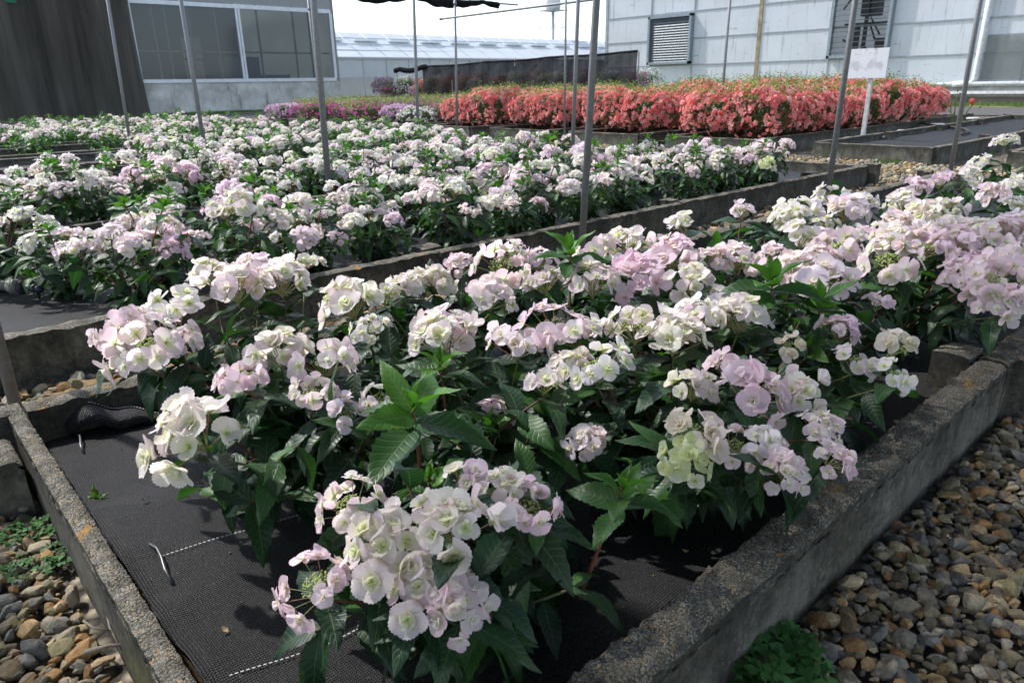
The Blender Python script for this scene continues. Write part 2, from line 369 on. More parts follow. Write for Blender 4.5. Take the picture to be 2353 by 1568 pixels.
# ---------------------------------------------------------------- concrete beds
def wall_mesh(x0, x1, y0, y1, z0, z1, res, rough, tone=1.0, name="side_panel"):
    """rough concrete plank: box with subdivided faces, noise-worn top edges"""
    mb = MB(); dx, dy, dz = x1 - x0, y1 - y0, z1 - z0
    def face(o, u, v, nu, nv):
        o, u, v = map(np.array, (o, u, v)); a, b = np.linspace(0, 1, nu), np.linspace(0, 1, nv)
        V = o + a[:, None, None] * u + b[None, :, None] * v; V = V.reshape(-1, 3)
        W = V.copy()
        # worn upper edges: pull the top in and down by noise
        for i in range(len(V)):
            p = Vector(V[i]); h = (V[i][2] - z0) / dz
            n = mnoise.noise(p * 9) * .6 + mnoise.noise(p * 31) * .4; n2 = mnoise.noise(p * 70)
            if h > .9:
                W[i][2] -= rough * (.5 + n * .9 + n2 * .5)
                onx = min(abs(V[i][0] - x0), abs(x1 - V[i][0])) < 1e-6; ony = min(abs(V[i][1] - y0), abs(y1 - V[i][1])) < 1e-6
                if dx > dy and ony or dx <= dy and onx: W[i][2] -= rough * (.9 + n2)
            q = rough * .35 * n
            W[i][0] += q * (1 if dx <= dy else 0); W[i][1] += q * (1 if dx > dy else 0)
        mb.add(W, gridQ(nu, nv))
    nx, ny, nz = max(2, int(dx / res)), max(2, int(dy / res) + 2), max(3, int(dz / res))
    ny = max(4, min(ny, 400)); nx = max(4, min(nx, 400))
    face((x0, y0, z0), (dx, 0, 0), (0, 0, dz), nx, nz); face((x1, y1, z0), (-dx, 0, 0), (0, 0, dz), nx, nz)
    face((x1, y0, z0), (0, dy, 0), (0, 0, dz), ny, nz); face((x0, y1, z0), (0, -dy, 0), (0, 0, dz), ny, nz)
    face((x0, y0, z1), (dx, 0, 0), (0, dy, 0), nx, ny)
    return mb
def bed(name, label, x0, x1, y0, y1, h, th, res, rough, mat, plen=2.45, first=None, posts=True):
    b = empty(name, (0, 0, 0)); tag(b, label, "planter bed", "concrete planter beds in rows")
    for side, (ya, yb) in enumerate(((y0, y0 + th), (y1 - th, y1))):
        xs = [x0]; nxt = first if (first and side == 0) else x0 + plen
        while nxt < x1 - .4: xs.append(nxt); nxt += plen
        xs.append(x1)
        for i in range(len(xs) - 1):
            dh = random.uniform(-.008, .008); dyy = random.uniform(-.006, .006)
            wall_mesh(xs[i] + .004, xs[i + 1] - .004, ya + dyy, yb + dyy, -.05, h + dh, res if (xs[i] < 3.5 and side == 0) else res * 2, rough).build("side_panel", mat, b)
            if posts and i > 0:
                s = 1 if side == 0 else -1
                yy = (ya + .02 + th if side == 0 else ya - .10)
                wall_mesh(xs[i] - .07, xs[i] + .07, yy - .02, yy + .10, -.05, h + .015, .03, rough * .8).build("post", mat, b)
    for xa, xb in ((x0 - th * .5, x0 - .003), (x1 + .003, x1 + th)):
        wall_mesh(xa, xb, y0 + th * .5, y1 - th * .5, -.05, h - .005, res, rough).build("end_panel", MOSSY if (xa < 1 and res < .02) else mat, b)
    if posts:
        for (px, py) in ((x1 + .02, y0 - .09), (x1 + .02, y1 + .0)):
            wall_mesh(px, px + .10, py, py + .13, -.05, h + .02, .03, rough).build("post", mat, b)
    return b
b1 = bed("planter_bed", "nearest grey concrete planter bed filled with double pink hydrangeas", .235, 8.2, .555, 2.66, .222, .095, .012, .011, CONC, first=2.78)
wall_mesh(.06, .17, 2.30, 2.50, -.05, .17, .012, .014).build("post", CONC, b1)
wall_mesh(-.75, .228, 2.568, 2.655, -.05, .222, .02, .011).build("side_panel", CONC, b1)
wall_mesh(2.86, 2.98, .42, .551, -.05, .225, .02, .010).build("post", CONC, b1)
wall_mesh(.245, .40, .60, .60 + .001, -.05, -.04, .1, .0).build("post", CONC, b1) if False else None
ords = ["second", "third", "fourth", "fifth", "sixth", "seventh", "eighth"]
BEDS = []
for k in range(1, 8):
    y0 = 3.40 + (k - 1) * 2.74; y1 = y0 + 1.95
    xl = .05
    bed("planter_bed", f"long concrete planter bed of white hydrangeas, {ords[k-1]} bed back from the camera", xl, 8.5, y0, y1, .225, .085, .03 if k < 2 else .08, .008 if k < 2 else .005, CONC if k < 4 else CONC2, posts=k < 4)
    BEDS.append((xl, 8.4, y0, y1))
RB = []
desc = ["empty concrete bed lined with black cloth at the right, beside the white sign", "concrete bed holding the widest coral azalea hedge at the right",
        "concrete bed of the middle coral azalea hedge", "concrete bed of the second coral azaleas from the left", "concrete bed of the leftmost coral azaleas", "concrete bed with low white and mauve azaleas left of the coral ones",
        "concrete bed of magenta azaleas behind the grey pole", "concrete bed of purple azaleas near the left end of the far block", "concrete bed with the pale lilac azalea at its left end"]
for k in range(9):
    y0 = [3.52, 6.15, 8.55, 11.0, 13.5, 16.0, 18.5, 21.0, 23.3][k]; y1 = y0 + (1.75 if k == 0 else 1.85)
    bed("planter_bed", desc[k], 11.0, 20.9, y0, y1, .255, .09, .12, .008, CONC2)
    RB.append((11.0, 20.9, y0, y1))
bed("planter_bed", "low grey concrete bed at the right edge beyond the front bed's flowers", 11.0, 20.9, .9, 2.7, .25, .09, .12, .008, CONC2)

# ---------------------------------------------------------------- black ground cloth
def mat_cloth(label, x0, x1, y0, y1, z, res, amp, left=None):
    nx, ny = int((x1 - x0) / res) + 2, int((y1 - y0) / res) + 2
    X, Y = np.meshgrid(np.linspace(x0, x1, nx), np.linspace(y0, y1, ny), indexing='ij'); V = np.stack([X, Y, np.zeros_like(X)], -1).reshape(-1, 3)
    for i in range(len(V)):
        x, y = V[i][0], V[i][1]
        n = mnoise.noise(Vector((x * 1.3, y * 3.0, 0))) + .5 * mnoise.noise(Vector((x * 5 + y * 2, y * 7, 2)))
        zz = z + amp * n
        if left:
            e = x - x0
            zz += .020 * math.exp(-e / .035) - .03 * math.exp(-(e / .012) ** 2) + .012 * math.exp(-e / .1) * mnoise.noise(Vector((x * 9, y * 12, 5)))
            V[i][0] = x + (.022 * mnoise.noise(Vector((0, y * 4, 3))) - .02 * (y - 1.2)) * math.exp(-e / .12)
        V[i][2] = zz
    mb = MB(); mb.add(V, gridQ(nx, ny)); o = mb.build("ground_cloth", CLOTH)
    tag(o, label, "ground cloth"); return o
c1 = mat_cloth("black woven ground cloth with white dashed threads in the nearest bed", .272, 8.1, .66, 2.56, .085, .022, .019, True)
# finer mesh part near the camera is the same sheet; dashed threads lie on it
def zc(x, y): return .085 + .019 * (mnoise.noise(Vector((x * 1.3, y * 3.0, 0))) + .5 * mnoise.noise(Vector((x * 5 + y * 2, y * 7, 2)))) + .005
for pts in ([(372, 1281), (560, 1226), (735, 1163), (900, 1110)], [(500, 1563), (640, 1520), (760, 1478), (880, 1420), (960, 1380)]):
    W = [at(px, py, z=.09) for px, py in pts]; mb = MB()
    P = np.concatenate([np.linspace(W[i], W[i + 1], 60, endpoint=False) for i in range(len(W) - 1)])
    L = np.concatenate([[0], np.cumsum(np.linalg.norm(np.diff(P, axis=0), axis=1))])
    s = 0.
    while s < L[-1] - .01:
        q = [np.array([np.interp(ss, L, P[:, j]) for j in range(3)]) for ss in (s, s + .0062)]
        d = q[1] - q[0]; n = np.array([-d[1], d[0], 0]) / (np.linalg.norm(d) + 1e-9) * .0011
        for w in q: w[2] = zc(w[0], w[1])
        V = [q[0] - n, q[1] - n, q[1] + n, q[0] + n]; up = np.array([0, 0, .0015])
        mb.add([*V, *[v + up for v in V]], [(4, 5, 6, 7), (0, 1, 5, 4), (1, 2, 6, 5), (2, 3, 7, 6), (3, 0, 4, 7)], smooth=False)
        s += .0105
    mb.build("dashed_thread", DASH, c1)
# turned-up rear hem of the cloth with its dashed thread
mb = MB(); d2 = MB(); ns = 60
P0, P1 = at(150, 985, z=.11), at(520, 925, z=.11)
for i in range(ns):
    t = i / (ns - 1); c = P0 + (P1 - P0) * t
    c[2] = .10 + .045 * math.exp(-((t - .18) / .12) ** 2) + .012 * math.sin(t * 19)
    row = []
    for j in range(9):
        a = j / 8 * math.pi * 1.05 - .2; rr = .028 + .012 * math.sin(t * 7)
        row.append(c + np.array([0.0, -rr * math.cos(a) * 1.6, rr * math.sin(a)]))
    mb.V.append(np.array(row)); mb.C.append(np.ones((9, 3))); mb.U.append(np.zeros((9, 2)))
    if i % 1 == 0:
        q = row[5] + np.array([0, -.001, .003]); d2.add([q, q + (.006, 0, 0), q + (.006, .002, .001), q + (0, .002, .001)], [(0, 1, 2, 3)])
mb.Q.append(gridQ(ns, 9)); mb.QM.append(np.zeros((ns - 1) * 8)); mb.QS.append(np.ones((ns - 1) * 8)); mb.n = ns * 9
hem = mb.build("folded_hem", CLOTH, c1); d2.build("dashed_thread", DASH, hem)
for i, (xl, xr, y0, y1) in enumerate(BEDS):
    mat_cloth(f"black ground cloth between the hydrangeas of the {ords[i]} bed", xl + .12, xr - .02, y0 + .1, y1 - .1, .11, .12 if i < 2 else .3, .01)
cR = mat_cloth("bare black ground cloth in the empty bed at the right", 11.1, 20.8, 3.65, 5.15, .15, .1, .02)
for k in range(1, 9):
    o = sheet("soil", 11.1, 20.8, RB[k][2] + .1, RB[k][3] - .1, .12, SOIL, .5)
sheet("soil", .24, .42, .66, 2.55, .055, SOIL, .05, .004)
# staples
for px, py, qx, qy in ((345, 1252, 392, 1328), (176, 997, 190, 1035)):
    a, b = at(px, py, z=.10), at(qx, qy, z=.10); a[2] = zc(*a[:2]) + .004; b[2] = zc(*b[:2]) + .006
    mid = (a + b) / 2 + (0.004, -.002, .012); mb = MB()
    pts = [a - (0, 0, .03), a, a + (mid - a) * .5 + (0.004, 0, .004), mid, mid + (b - mid) * .5 - (.003, 0, 0), b, b - (0, 0, .03)]
    tube(mb, pts, .0032, 8); o = mb.build("wire_staple", WIRE)
    tag(o, "bent grey wire staple pinning the cloth near the first dashed thread" if px > 300 else "small wire staple at the cloth's back left corner", "staple")

# ---------------------------------------------------------------- flowers
def petal(rg, Rr, W, tilt, cup, az, tint, inner, nu=6, nv=9, z0=0., green=.5):
    u = np.linspace(0.02, 1, nu)[:, None]; v = np.linspace(-1, 1, nv)[None, :]
    x = W * v * (u ** .58) * (1 - .26 * u ** 6); y = Rr * u * (1 - .27 * v * v * u * u)
    ser = np.where(np.arange(nv) % 2 == 0, .028, -.028)[None, :] * (u > .97)
    y = y * (1 + ser); x = x * (1 + ser * .6)
    z = cup * Rr * (u ** 2) + cup * .7 * Rr * v * v * u + Rr * .035 * np.sin(v * rg.uniform(2.5, 5) + rg.uniform(0, 6)) * u ** 1.5 + rg.uniform(-.22, .14) * Rr * u ** 3 + rg.normal(0, .11) * Rr * v * u
    ct, st = math.cos(tilt), math.sin(tilt); y2, z2 = y * ct - z * st, y * st + z * ct
    ca, sa = math.cos(az), math.sin(az)
    V = np.stack([x * ca - y2 * sa, x * sa + y2 * ca, z2 + z0 + 0 * x], -1)
    uu = np.broadcast_to(u, x.shape) * (Rr / .045)
    cg = np.array([.70, .80, .34]); cw = np.array([.925, .90, .89])
    g = (np.clip(1 - uu / green, 0, 1) ** 1.3)[..., None]; c = cw * (1 - g) + cg * g
    tf = np.clip((uu - .18) * 1.6, 0, 1)[..., None] * (.65 if inner else 1.) * rg.uniform(.25, .95)
    edge = (1 - .45 * (np.abs(v) ** 2) * (u ** 2))[..., None] * np.ones((nu, nv, 1))
    c = c * (1 - tf * edge) + np.array(tint) * tf * edge
    return V, c
TINTS = {'P': [(.92, .58, .74), (.92, .66, .77), (.89, .62, .82), (.94, .74, .76)], 'C': [(.92, .77, .83), (.91, .87, .77), (.91, .68, .80), (.89, .78, .91)],
         'W': [(.82, .76, .92), (.78, .80, .93), (.88, .76, .88), (.90, .85, .90)], 'G': [(.66, .80, .24), (.74, .84, .36), (.86, .88, .62)],
         'O': [(.92, .90, .89), (.90, .90, .78), (.92, .86, .90)]}
def floret(rg, kind, hi=True, Rr=.046):
    mb = MB(); tint = np.array(TINTS[kind][rg.integers(len(TINTS[kind]))]) * rg.uniform(.96, 1.03)
    green = {'P': .36, 'C': .74, 'W': .52, 'G': 1.3, 'O': .55}[kind] * rg.uniform(.7, 1.4)
    nu, nv = (7, 13) if hi else (4, 5); np1 = rg.choice([4, 4, 5]); a0 = rg.uniform(0, 6.28); closed = rg.uniform(0, .5) if kind in 'GC' else rg.uniform(0, .28)
    lay = [(np1, Rr, Rr * (.68 if np1 == 4 else .60), .05 + closed, .02, 0), (4, Rr * rg.uniform(.5, .72), Rr * .44, .28 + closed, .12, 1)]
    if hi or rg.random() < .5: lay.append((3, Rr * .36, Rr * .30, .85 + closed * .5, .3, 1))
    if rg.random() < .45 and len(lay) > 2: lay.pop(1)
    fa, fF = rg.uniform(0, 3.14), rg.uniform(0, .42)
    for li, (k, r_, w_, ti, cu, inn) in enumerate(lay):
        for i in range(k):
            az_ = a0 + li * .75 + i * 2 * math.pi / k + rg.normal(0, .12)
            V, c = petal(rg, r_ * rg.uniform(.78, 1.14), w_ * rg.uniform(.88, 1.15), ti + fF * math.cos(az_ - fa) ** 2 + rg.normal(0, .12), cu * rg.uniform(0, 2), az_, tint, inn, nu, nv, .0012 * li, green)
            if hi and rg.random() < .05:
                q_ = np.clip((np.linspace(0, 1, nu)[:, None, None] - .72) * 4, 0, 1) * np.clip(rg.uniform(-1, 1) + np.linspace(-1, 1, nv)[None, :, None] * rg.choice([-1, 1]), 0, 1); c = c * (1 - q_) + np.array([.34, .20, .09]) * q_
            mb.add(V, gridQ(nu, nv), c=c)
    if hi:
        Vb, Tb = ICO1
        for q in range(4): mb.add(Vb * .0022 + (rg.normal(0, .0018), rg.normal(0, .0018), .004), None, Tb, c=(.30, .42, .08), m=1)
    return mb
def head(rg, kind, form, hi=True):
    """flower head around its local origin (stem joins at z=-.05); overall radius about .11"""
    mb = MB(); dirs = []
    if form == 'mop': n = 12 if hi else 15; pol = np.linspace(.15, 1.65, n)
    elif form == 'lace': n = 10; pol = rg.uniform(.95, 1.55, n)
    else: n = 6; pol = rg.uniform(.5, 1.5, n)
    az = np.arange(n) * 2.39996 + rg.uniform(0, 6)
    for i in range(n):
        p_ = pol[i] + rg.normal(0, .09); d = np.array([math.sin(p_) * math.cos(az[i]), math.sin(p_) * math.sin(az[i]), math.cos(p_)])
        dirs.append(d)
    for i, d in enumerate(dirs):
        k2 = kind if rg.random() < .7 else rg.choice(list({'P': 'PCP', 'C': 'CPW', 'W': 'WCO', 'G': 'GCG', 'O': 'OCW'}[kind]))
        f = floret(rg, k2, hi, (.047 * rg.uniform(.7, 1.15) if form != 'mop' else .049 * rg.uniform(.7, 1.18)) * (1. if hi else .88))
        rr = {'mop': .078, 'lace': .084, 'few': .066}[form] * rg.uniform(.8, 1.2)
        pos = d * rr * np.array([1.1, 1.1, .75]); nrm = d + np.array([0, 0, .25]) + rg.normal(0, .20, 3); nrm /= np.linalg.norm(nrm)
        a = np.cross(nrm, [0.3, .9, .1]); a /= np.linalg.norm(a); M = np.stack([a, np.cross(nrm, a), nrm], 1)
        mb.merge(f, M, pos)
        tube(mb, bez((0, 0, -.045), pos * .5 + (0, 0, -.02), pos, 5 if hi else 3), .0013, 5 if hi else 3, c=(.30, .32, .14) if rg.random() < .6 else (.36, .20, .14), m=1, cap=False)
    # fertile centre: many tiny buds
    nb = {'mop': 12, 'lace': 95, 'few': 60}[form] if hi else {'mop': 4, 'lace': 40, 'few': 26}[form]; Vb, Tb = ICO1
    browned = rg.random() < .4
    for i in range(nb):
        r_ = (.046 if form != 'mop' else .04) * math.sqrt(rg.random()); th = rg.uniform(0, 6.28)
        base = np.array([r_ * math.cos(th), r_ * math.sin(th), .018 - 5 * r_ * r_ + rg.normal(0, .004)])
        cc = (.45, .50, .22) if rg.random() < .5 else ((.62, .54, .38) if browned else (.30, .40, .10))
        mb.add(Vb * (rg.uniform(.0026, .0044) if hi else .0062) + base, None, Tb, c=cc, m=1)
    for i in range(6):
        th = i * 1.05; tube(mb, [(0, 0, -.05), (.03 * math.cos(th), .03 * math.sin(th), .005)], .0018, 4, c=(.25, .30, .10), m=1, cap=False)
    return mb
def leaf(rg, Lf, W, arch, fold, tint, nu=15, nv=5, ser=True):
    u = np.linspace(0, 1, nu)[:, None]; v = np.linspace(-1, 1, nv)[None, :]
    w = W * (np.sin(math.pi * u ** .85) ** .8) * (1 - .25 * u); w = np.maximum(w, .0012)
    s = np.where(np.arange(nu) % 2 == 0, 1.05, .93)[:, None] if ser else 1.
    x = v * w * np.where(np.abs(v) > .9, s, 1.)
    y = Lf * u - Lf * .02 * np.abs(v); z = fold * np.abs(x) - arch * Lf * u ** 2 + .004 * np.sin(u * 9 + 3 * np.abs(v)) * np.abs(v)
    y = y * (1 - .25 * arch * u)
    c = np.ones((nu, nv, 3)) * np.array(tint)
    uv = np.stack(np.broadcast_arrays(v, u), -1)
    return np.stack([x, y, z], -1).reshape(-1, 3), c.reshape(-1, 3), uv.reshape(-1, 2)
DARK = [(.012, .036, .018), (.016, .046, .018), (.014, .042, .022), (.022, .055, .020)]
MIDG = [(.030, .085, .020), (.038, .10, .022), (.028, .075, .026)]
BRI = [(.060, .15, .022), (.075, .18, .025), (.050, .13, .020)]
def add_leaf(mb, rg, origin, d, Lf, tint, arch=.3, fold=.3, nu=15, nv=5):
    d = np.asarray(d, float); d /= np.linalg.norm(d); n = np.array([0, 0, 1.0]) + rg.normal(0, .25, 3)
    F = frame(d, n); V, c, uv = leaf(rg, Lf, Lf * rg.uniform(.19, .25), arch, fold, np.array(tint) * rg.uniform(.85, 1.45), nu, nv)
    mb.add(V @ F.T + np.asarray(origin), gridQ(nu, nv), c=c, uv=uv)
def branch(mb, st, rg, base, tip, pairs=4, Lf=.125, pal=DARK, nu=15, top=.97, nv=5, bend=.06, lo=.42):
    base, tip = np.asarray(base, float), np.asarray(tip, float); mid = (base + tip) / 2 + rg.normal(0, bend, 3) * (1, 1, .3) + (0, 0, .05)
    P = bez(base, mid, tip, 9); tube(st, P, np.linspace(.0048, .0026, 9), 6, c=(.13, .07, .035) if rg.random() < .5 else (.10, .11, .04), cap=False)
    a0 = rg.uniform(0, 3.14); ts = np.linspace(lo, top, pairs)
    for i, t in enumerate(ts):
        o = (1 - t) ** 2 * base + 2 * t * (1 - t) * mid + t * t * tip
        tg = 2 * (1 - t) * (mid - base) + 2 * t * (tip - mid); tg /= np.linalg.norm(tg)
        for s in (0, 1):
            a = a0 + i * math.pi / 2 + s * math.pi + rg.normal(0, .25)
            h = np.array([math.cos(a), math.sin(a), 0]); h -= tg * (h @ tg)
            d = h + tg * rg.uniform(.0, .35) + (0, 0, rg.uniform(-.35, .15))
            add_leaf(mb, rg, o + h * .006, d, Lf * rg.uniform(.75, 1.2), pal[rg.integers(len(pal))], rg.uniform(.15, .55), rg.uniform(.12, .45), nu, nv)
def shoot(mb, st, rg, base, tip, Lf=.12, nu=19, pal=BRI):
    """upright young shoot: rosette of bright leaves"""
    base, tip = np.asarray(base, float), np.asarray(tip, float); P = bez(base, (base + tip) / 2, tip, 6)
    tube(st, P, np.linspace(.005, .003, 6), 6, c=(.18, .06, .03), cap=False)
    for i in range(5):
        o = tip - (0, 0, .05 * (1 - i / 4)); el = [-.1, .15, .45, .8, 1.15][i]; lf = Lf * [1.15, 1.1, 1., .8, .5][i]
        for s in (0, 1):
            a = i * 1.57 + s * 3.14 + rg.normal(0, .2) + .5
            d = (math.cos(a) * math.cos(el), math.sin(a) * math.cos(el), math.sin(el))
            add_leaf(mb, rg, o, d, lf * rg.uniform(.9, 1.1), (MIDG if i < 2 else pal)[rg.integers(3)], rg.uniform(.05, .35), rg.uniform(.25, .5), nu, 5)

HR = np.random.default_rng(21)
HEADS = {}
for kd, forms in (('P', ('mop', 'mop', 'lace')), ('C', ('mop', 'mop', 'lace')), ('W', ('mop', 'lace', 'lace')), ('G', ('mop', 'few')), ('S', ('few', 'few', 'few'))):
    for i, fm in enumerate(forms):
        k3 = kd if kd != 'S' else 'CPW'[i]
        HEADS.setdefault(kd, []).append((head(HR, k3, fm, True).mesh("flower_head", [PET, FERT]), fm))
LOHEADS = []
for i, (kd, fm) in enumerate([('P', 'mop'), ('C', 'mop'), ('W', 'mop'), ('O', 'mop'), ('O', 'lace'), ('C', 'lace'), ('P', 'lace'), ('W', 'mop'), ('G', 'few'), ('O', 'mop')]):
    LOHEADS.append((head(HR, kd, fm, False), kd))
LOMESH = [h.mesh("flower_head", [PET, FERT]) for h, _ in LOHEADS]

# ---- the nearest bed: plants and their heads
PLANTS = [ # x, y, label
 (.72, .98, "front hydrangea whose big pink and cream heads hang lowest over the black cloth"),
 (.72, 1.62, "small-headed hydrangea at the left end of the front bed, with a round pale head"),
 (.80, 2.12, "hydrangea with the densest pink mophead, at the back left corner of the front bed"),
 (1.02, 1.28, "hydrangea with a tall bright green leafy shoot in the middle of the front bed"),
 (1.22, 1.78, "hydrangea with dark leaves and one cream-centred head behind the bright green shoot"),
 (1.42, 2.22, "hydrangea with cream and lilac heads against the front bed's back wall, left half"),
 (1.38, 1.02, "hydrangea with the lime green head beside the front bed's outer wall"),
 (1.62, 1.50, "hydrangea with one large single pale bloom above glossy dark leaves"),
 (1.90, 2.12, "hydrangea with browned bud clusters at the middle of the front bed's back wall"),
 (1.84, .98, "hydrangea with lilac-pink heads spilling toward the outer wall top"),
 (2.15, 1.52, "hydrangea with white and lime florets right of the middle of the front bed"),
 (2.45, 2.15, "hydrangea with tightly packed cream heads below the thick grey pole"),
 (2.35, 1.02, "sparse hydrangea with white florets beside the front bed's wall joint"),
 (2.75, 1.55, "hydrangea with upright bright green and bronze leaves right of centre"),
 (3.05, 2.15, "hydrangea with a lone pale head against the back wall of the front bed"),
 (3.05, 1.02, "hydrangea heavy with pink heads at the right edge by the outer wall"),
 (3.45, 1.60, "hydrangea with wide flat lilac-white heads in the right part of the front bed"),
 (3.80, 2.15, "hydrangea with a dried tan bud cluster near the leaning pole's foot"),
 (3.85, 1.05, "hydrangea with blush heads at the right edge behind the pink one"),
 (4.35, 1.65, "hydrangea with cream rounded heads near the right edge, mid bed"),
 (4.70, 2.15, "hydrangea with small white heads directly below the leaning pole"),
 (4.90, 1.10, "hydrangea at the right edge with pale heads above a patch of bare cloth"),
 (5.50, 1.75, "pale hydrangea with a broad dome of heads beside the leaning pole"),
 (6.20, 1.40, "hydrangea with white heads high at the right edge"),
 (6.60, 2.00, "farthest hydrangea of the front bed, with flat white heads"),
 (7.50, 1.75, "tall hydrangea with a raised white head at the far end of the front bed")]
H1 = [ # px, py, width px, kind, z
 (800,1140,170,'P',.44),(725,1325,190,'P',.36),(880,1240,230,'C',.42),(1040,1195,250,'C',.46),(960,1325,210,'C',.38),(1055,1370,190,'P',.37),(1068,1085,130,'S',.47),(1215,1150,170,'P',.43),(1160,1110,120,'C',.45),
 (445,985,250,'C',.44),(335,790,210,'P',.50),(395,700,170,'C',.53),(300,760,120,'P',.48),(540,655,180,'C',.53),(650,640,180,'C',.53),(590,640,120,'S',.52),(555,855,130,'P',.47),(640,800,170,'C',.50),(745,820,180,'P',.48),(715,890,120,'P',.46),
 (800,690,180,'C',.50),(850,745,110,'W',.48),(785,930,110,'S',.46),(865,905,130,'S',.47),(1010,770,190,'C',.50),(1030,745,160,'P',.5),(880,670,110,'C',.5),(930,650,100,'C',.5),(1130,675,140,'P',.52),(1150,600,150,'P',.55),(1000,640,110,'C',.48),
 (1250,640,140,'C',.50),(1190,780,170,'W',.50),(1270,740,170,'W',.52),(1320,760,150,'W',.5),(1255,865,130,'S',.46),(1370,830,190,'W',.48),(1310,830,120,'C',.46),(1365,640,170,'P',.53),(1470,630,170,'P',.53),(1540,585,150,'C',.54),(1440,560,140,'C',.55),(1370,570,120,'P',.55),
 (1460,740,190,'C',.50),(1550,770,170,'C',.48),(1600,720,150,'W',.5),(1700,720,160,'C',.50),(1670,690,120,'W',.5),(1595,880,140,'C',.44),(1735,890,210,'P',.46),(1690,840,140,'P',.47),(1590,985,170,'G',.45),(1570,1040,150,'G',.42),(1760,1010,120,'W',.42),(1805,1070,130,'P',.40),(1690,1010,130,'W',.42),
 (1835,890,140,'C',.44),(1885,970,110,'P',.43),(1915,1040,110,'P',.40),(1820,785,60,'G',.47),(1930,750,110,'C',.46),(1970,820,110,'O',.42),(2060,785,110,'G',.45),(2060,850,90,'W',.43),(2020,685,80,'S',.46),(1350,1000,110,'W',.35),(1130,930,90,'S',.36),
 (1568,512,90,'S',.56),(1240,585,90,'S',.56),(1590,640,130,'C',.53),(1705,478,70,'S',.6),(1640,590,110,'P',.53),(1700,590,120,'P',.52),(1830,480,110,'O',.56),(1945,478,130,'O',.56),(1850,540,150,'W',.52),(1930,560,150,'P',.52),(1820,620,180,'C',.51),(1900,640,160,'W',.51),
 (2040,590,140,'P',.52),(2120,560,170,'W',.52),(2120,500,180,'C',.55),(2060,520,110,'P',.54),(2200,560,140,'C',.52),(2290,640,190,'P',.50),(2230,640,120,'P',.48),(2270,550,150,'P',.53),(2340,600,130,'P',.52),(2220,630,110,'P',.47),(2300,690,110,'P',.44),
 (2230,400,140,'W',.56),(2110,425,120,'P',.55),(2160,410,110,'P',.57),(2280,440,140,'C',.55),(2330,420,110,'O',.56),(2310,320,80,'O',.70),(2250,370,110,'W',.58),(2345,470,90,'O',.55),(2080,440,80,'S',.54),(2330,520,100,'W',.53),
 (1180,575,90,'P',.56),(1060,600,90,'P',.5),(960,640,100,'C',.49)]
HK = np.random.default_rng(5)
plants = []
for x, y, lab in PLANTS:
    e = empty("hydrangea", (x, y, .08)); tag(e, lab, "hydrangea", "hydrangeas growing in the front bed"); plants.append([e, x, y, [], MB(), MB()])
def aim(o, rg, out, tiltmax=.5):
    """tilt a head outwards from its plant centre"""
    d = Vector((out[0], out[1], 0)); t = min(d.length * 1.6, tiltmax)
    if d.length > 1e-4: ax = Vector((-d.y, d.x, 0)).normalized(); q = Matrix.Rotation(t, 3, ax)
    else: q = Matrix.Identity(3)
    o.rotation_euler = (q @ Matrix.Rotation(rg.uniform(0, 6.28), 3, 'Z')).to_euler()
for px, py, w, kd, z in H1:
    p = at(px, py, z=z); dist = np.linalg.norm(p - np.array([0, 0, HCAM])); size = w * dist / FPX
    if p[1] > 2.62: p = at(px, py, y=2.55); dist = np.linalg.norm(p - np.array([0, 0, HCAM])); size = w * dist / FPX
    pl = min(plants, key=lambda q: (q[1] - p[0]) ** 2 + (q[2] - p[1]) ** 2)
    k = kd if kd != 'O' else 'W'
    me, fm = HEADS[k][HK.integers(len(HEADS[k]))]
    sc = float(np.clip(size / (.255 if fm != 'few' else .22), .5, 1.0))
    o = link("flower_head", me, pl[0], loc=(p[0] - pl[1], p[1] - pl[2], p[2] - .08 - .02), scale=sc); aim(o, HK, (p[0] - pl[1], p[1] - pl[2]), .6)
    pl[3].append((p[0] - pl[1], p[1] - pl[2], p[2] - .10 - .05 * sc))
    # companion heads fill very wide clusters
    if px > 2040 and py < 500: o.scale = (.72,) * 3
    nc = 0 if size < .28 or (px > 2040 and py < 500) else (2 if size < .38 else 4)
    for s_ in range(nc):
        q = at(px + ((s_ % 2) * 2 - 1) * w * HK.uniform(.22, .38), py + ((s_ // 2) * 2 - 1) * HK.uniform(.05, .28) * w, z=z - HK.uniform(0, .05)); me, fm = HEADS[k][HK.integers(len(HEADS[k]))]
        o = link("flower_head", me, pl[0], loc=(q[0] - pl[1], q[1] - pl[2], q[2] - .10), scale=HK.uniform(.62, .9)); aim(o, HK, (q[0] - pl[1], q[1] - pl[2]))
        pl[3].append((q[0] - pl[1], q[1] - pl[2], q[2] - .16))
for e, x, y, hs, fo, st in plants:
    rg = np.random.default_rng(int(x * 97 + y * 991)); near = x < 2.6
    for h in hs:
        hb = np.array(h); branch(fo, st, rg, (rg.normal(0, .02), rg.normal(0, .02), 0), hb, 5 if near else 4, .14, DARK + DARK + MIDG[:1], 15 if near else 9)
    for i in range(17 if near else 12):
        a = i * 2.4 + rg.uniform(-.4, .4); r_ = rg.uniform(.06, .30); zt = rg.uniform(.16, .38) - r_ * .25
        tx, ty = r_ * math.cos(a), r_ * math.sin(a)
        ty = float(np.clip(ty, .70 - y, 2.5 - y))
        branch(fo, st, rg, (0, 0, 0), (tx, ty, zt), 3, .14, DARK + DARK + MIDG[:2], 15 if near else 9)
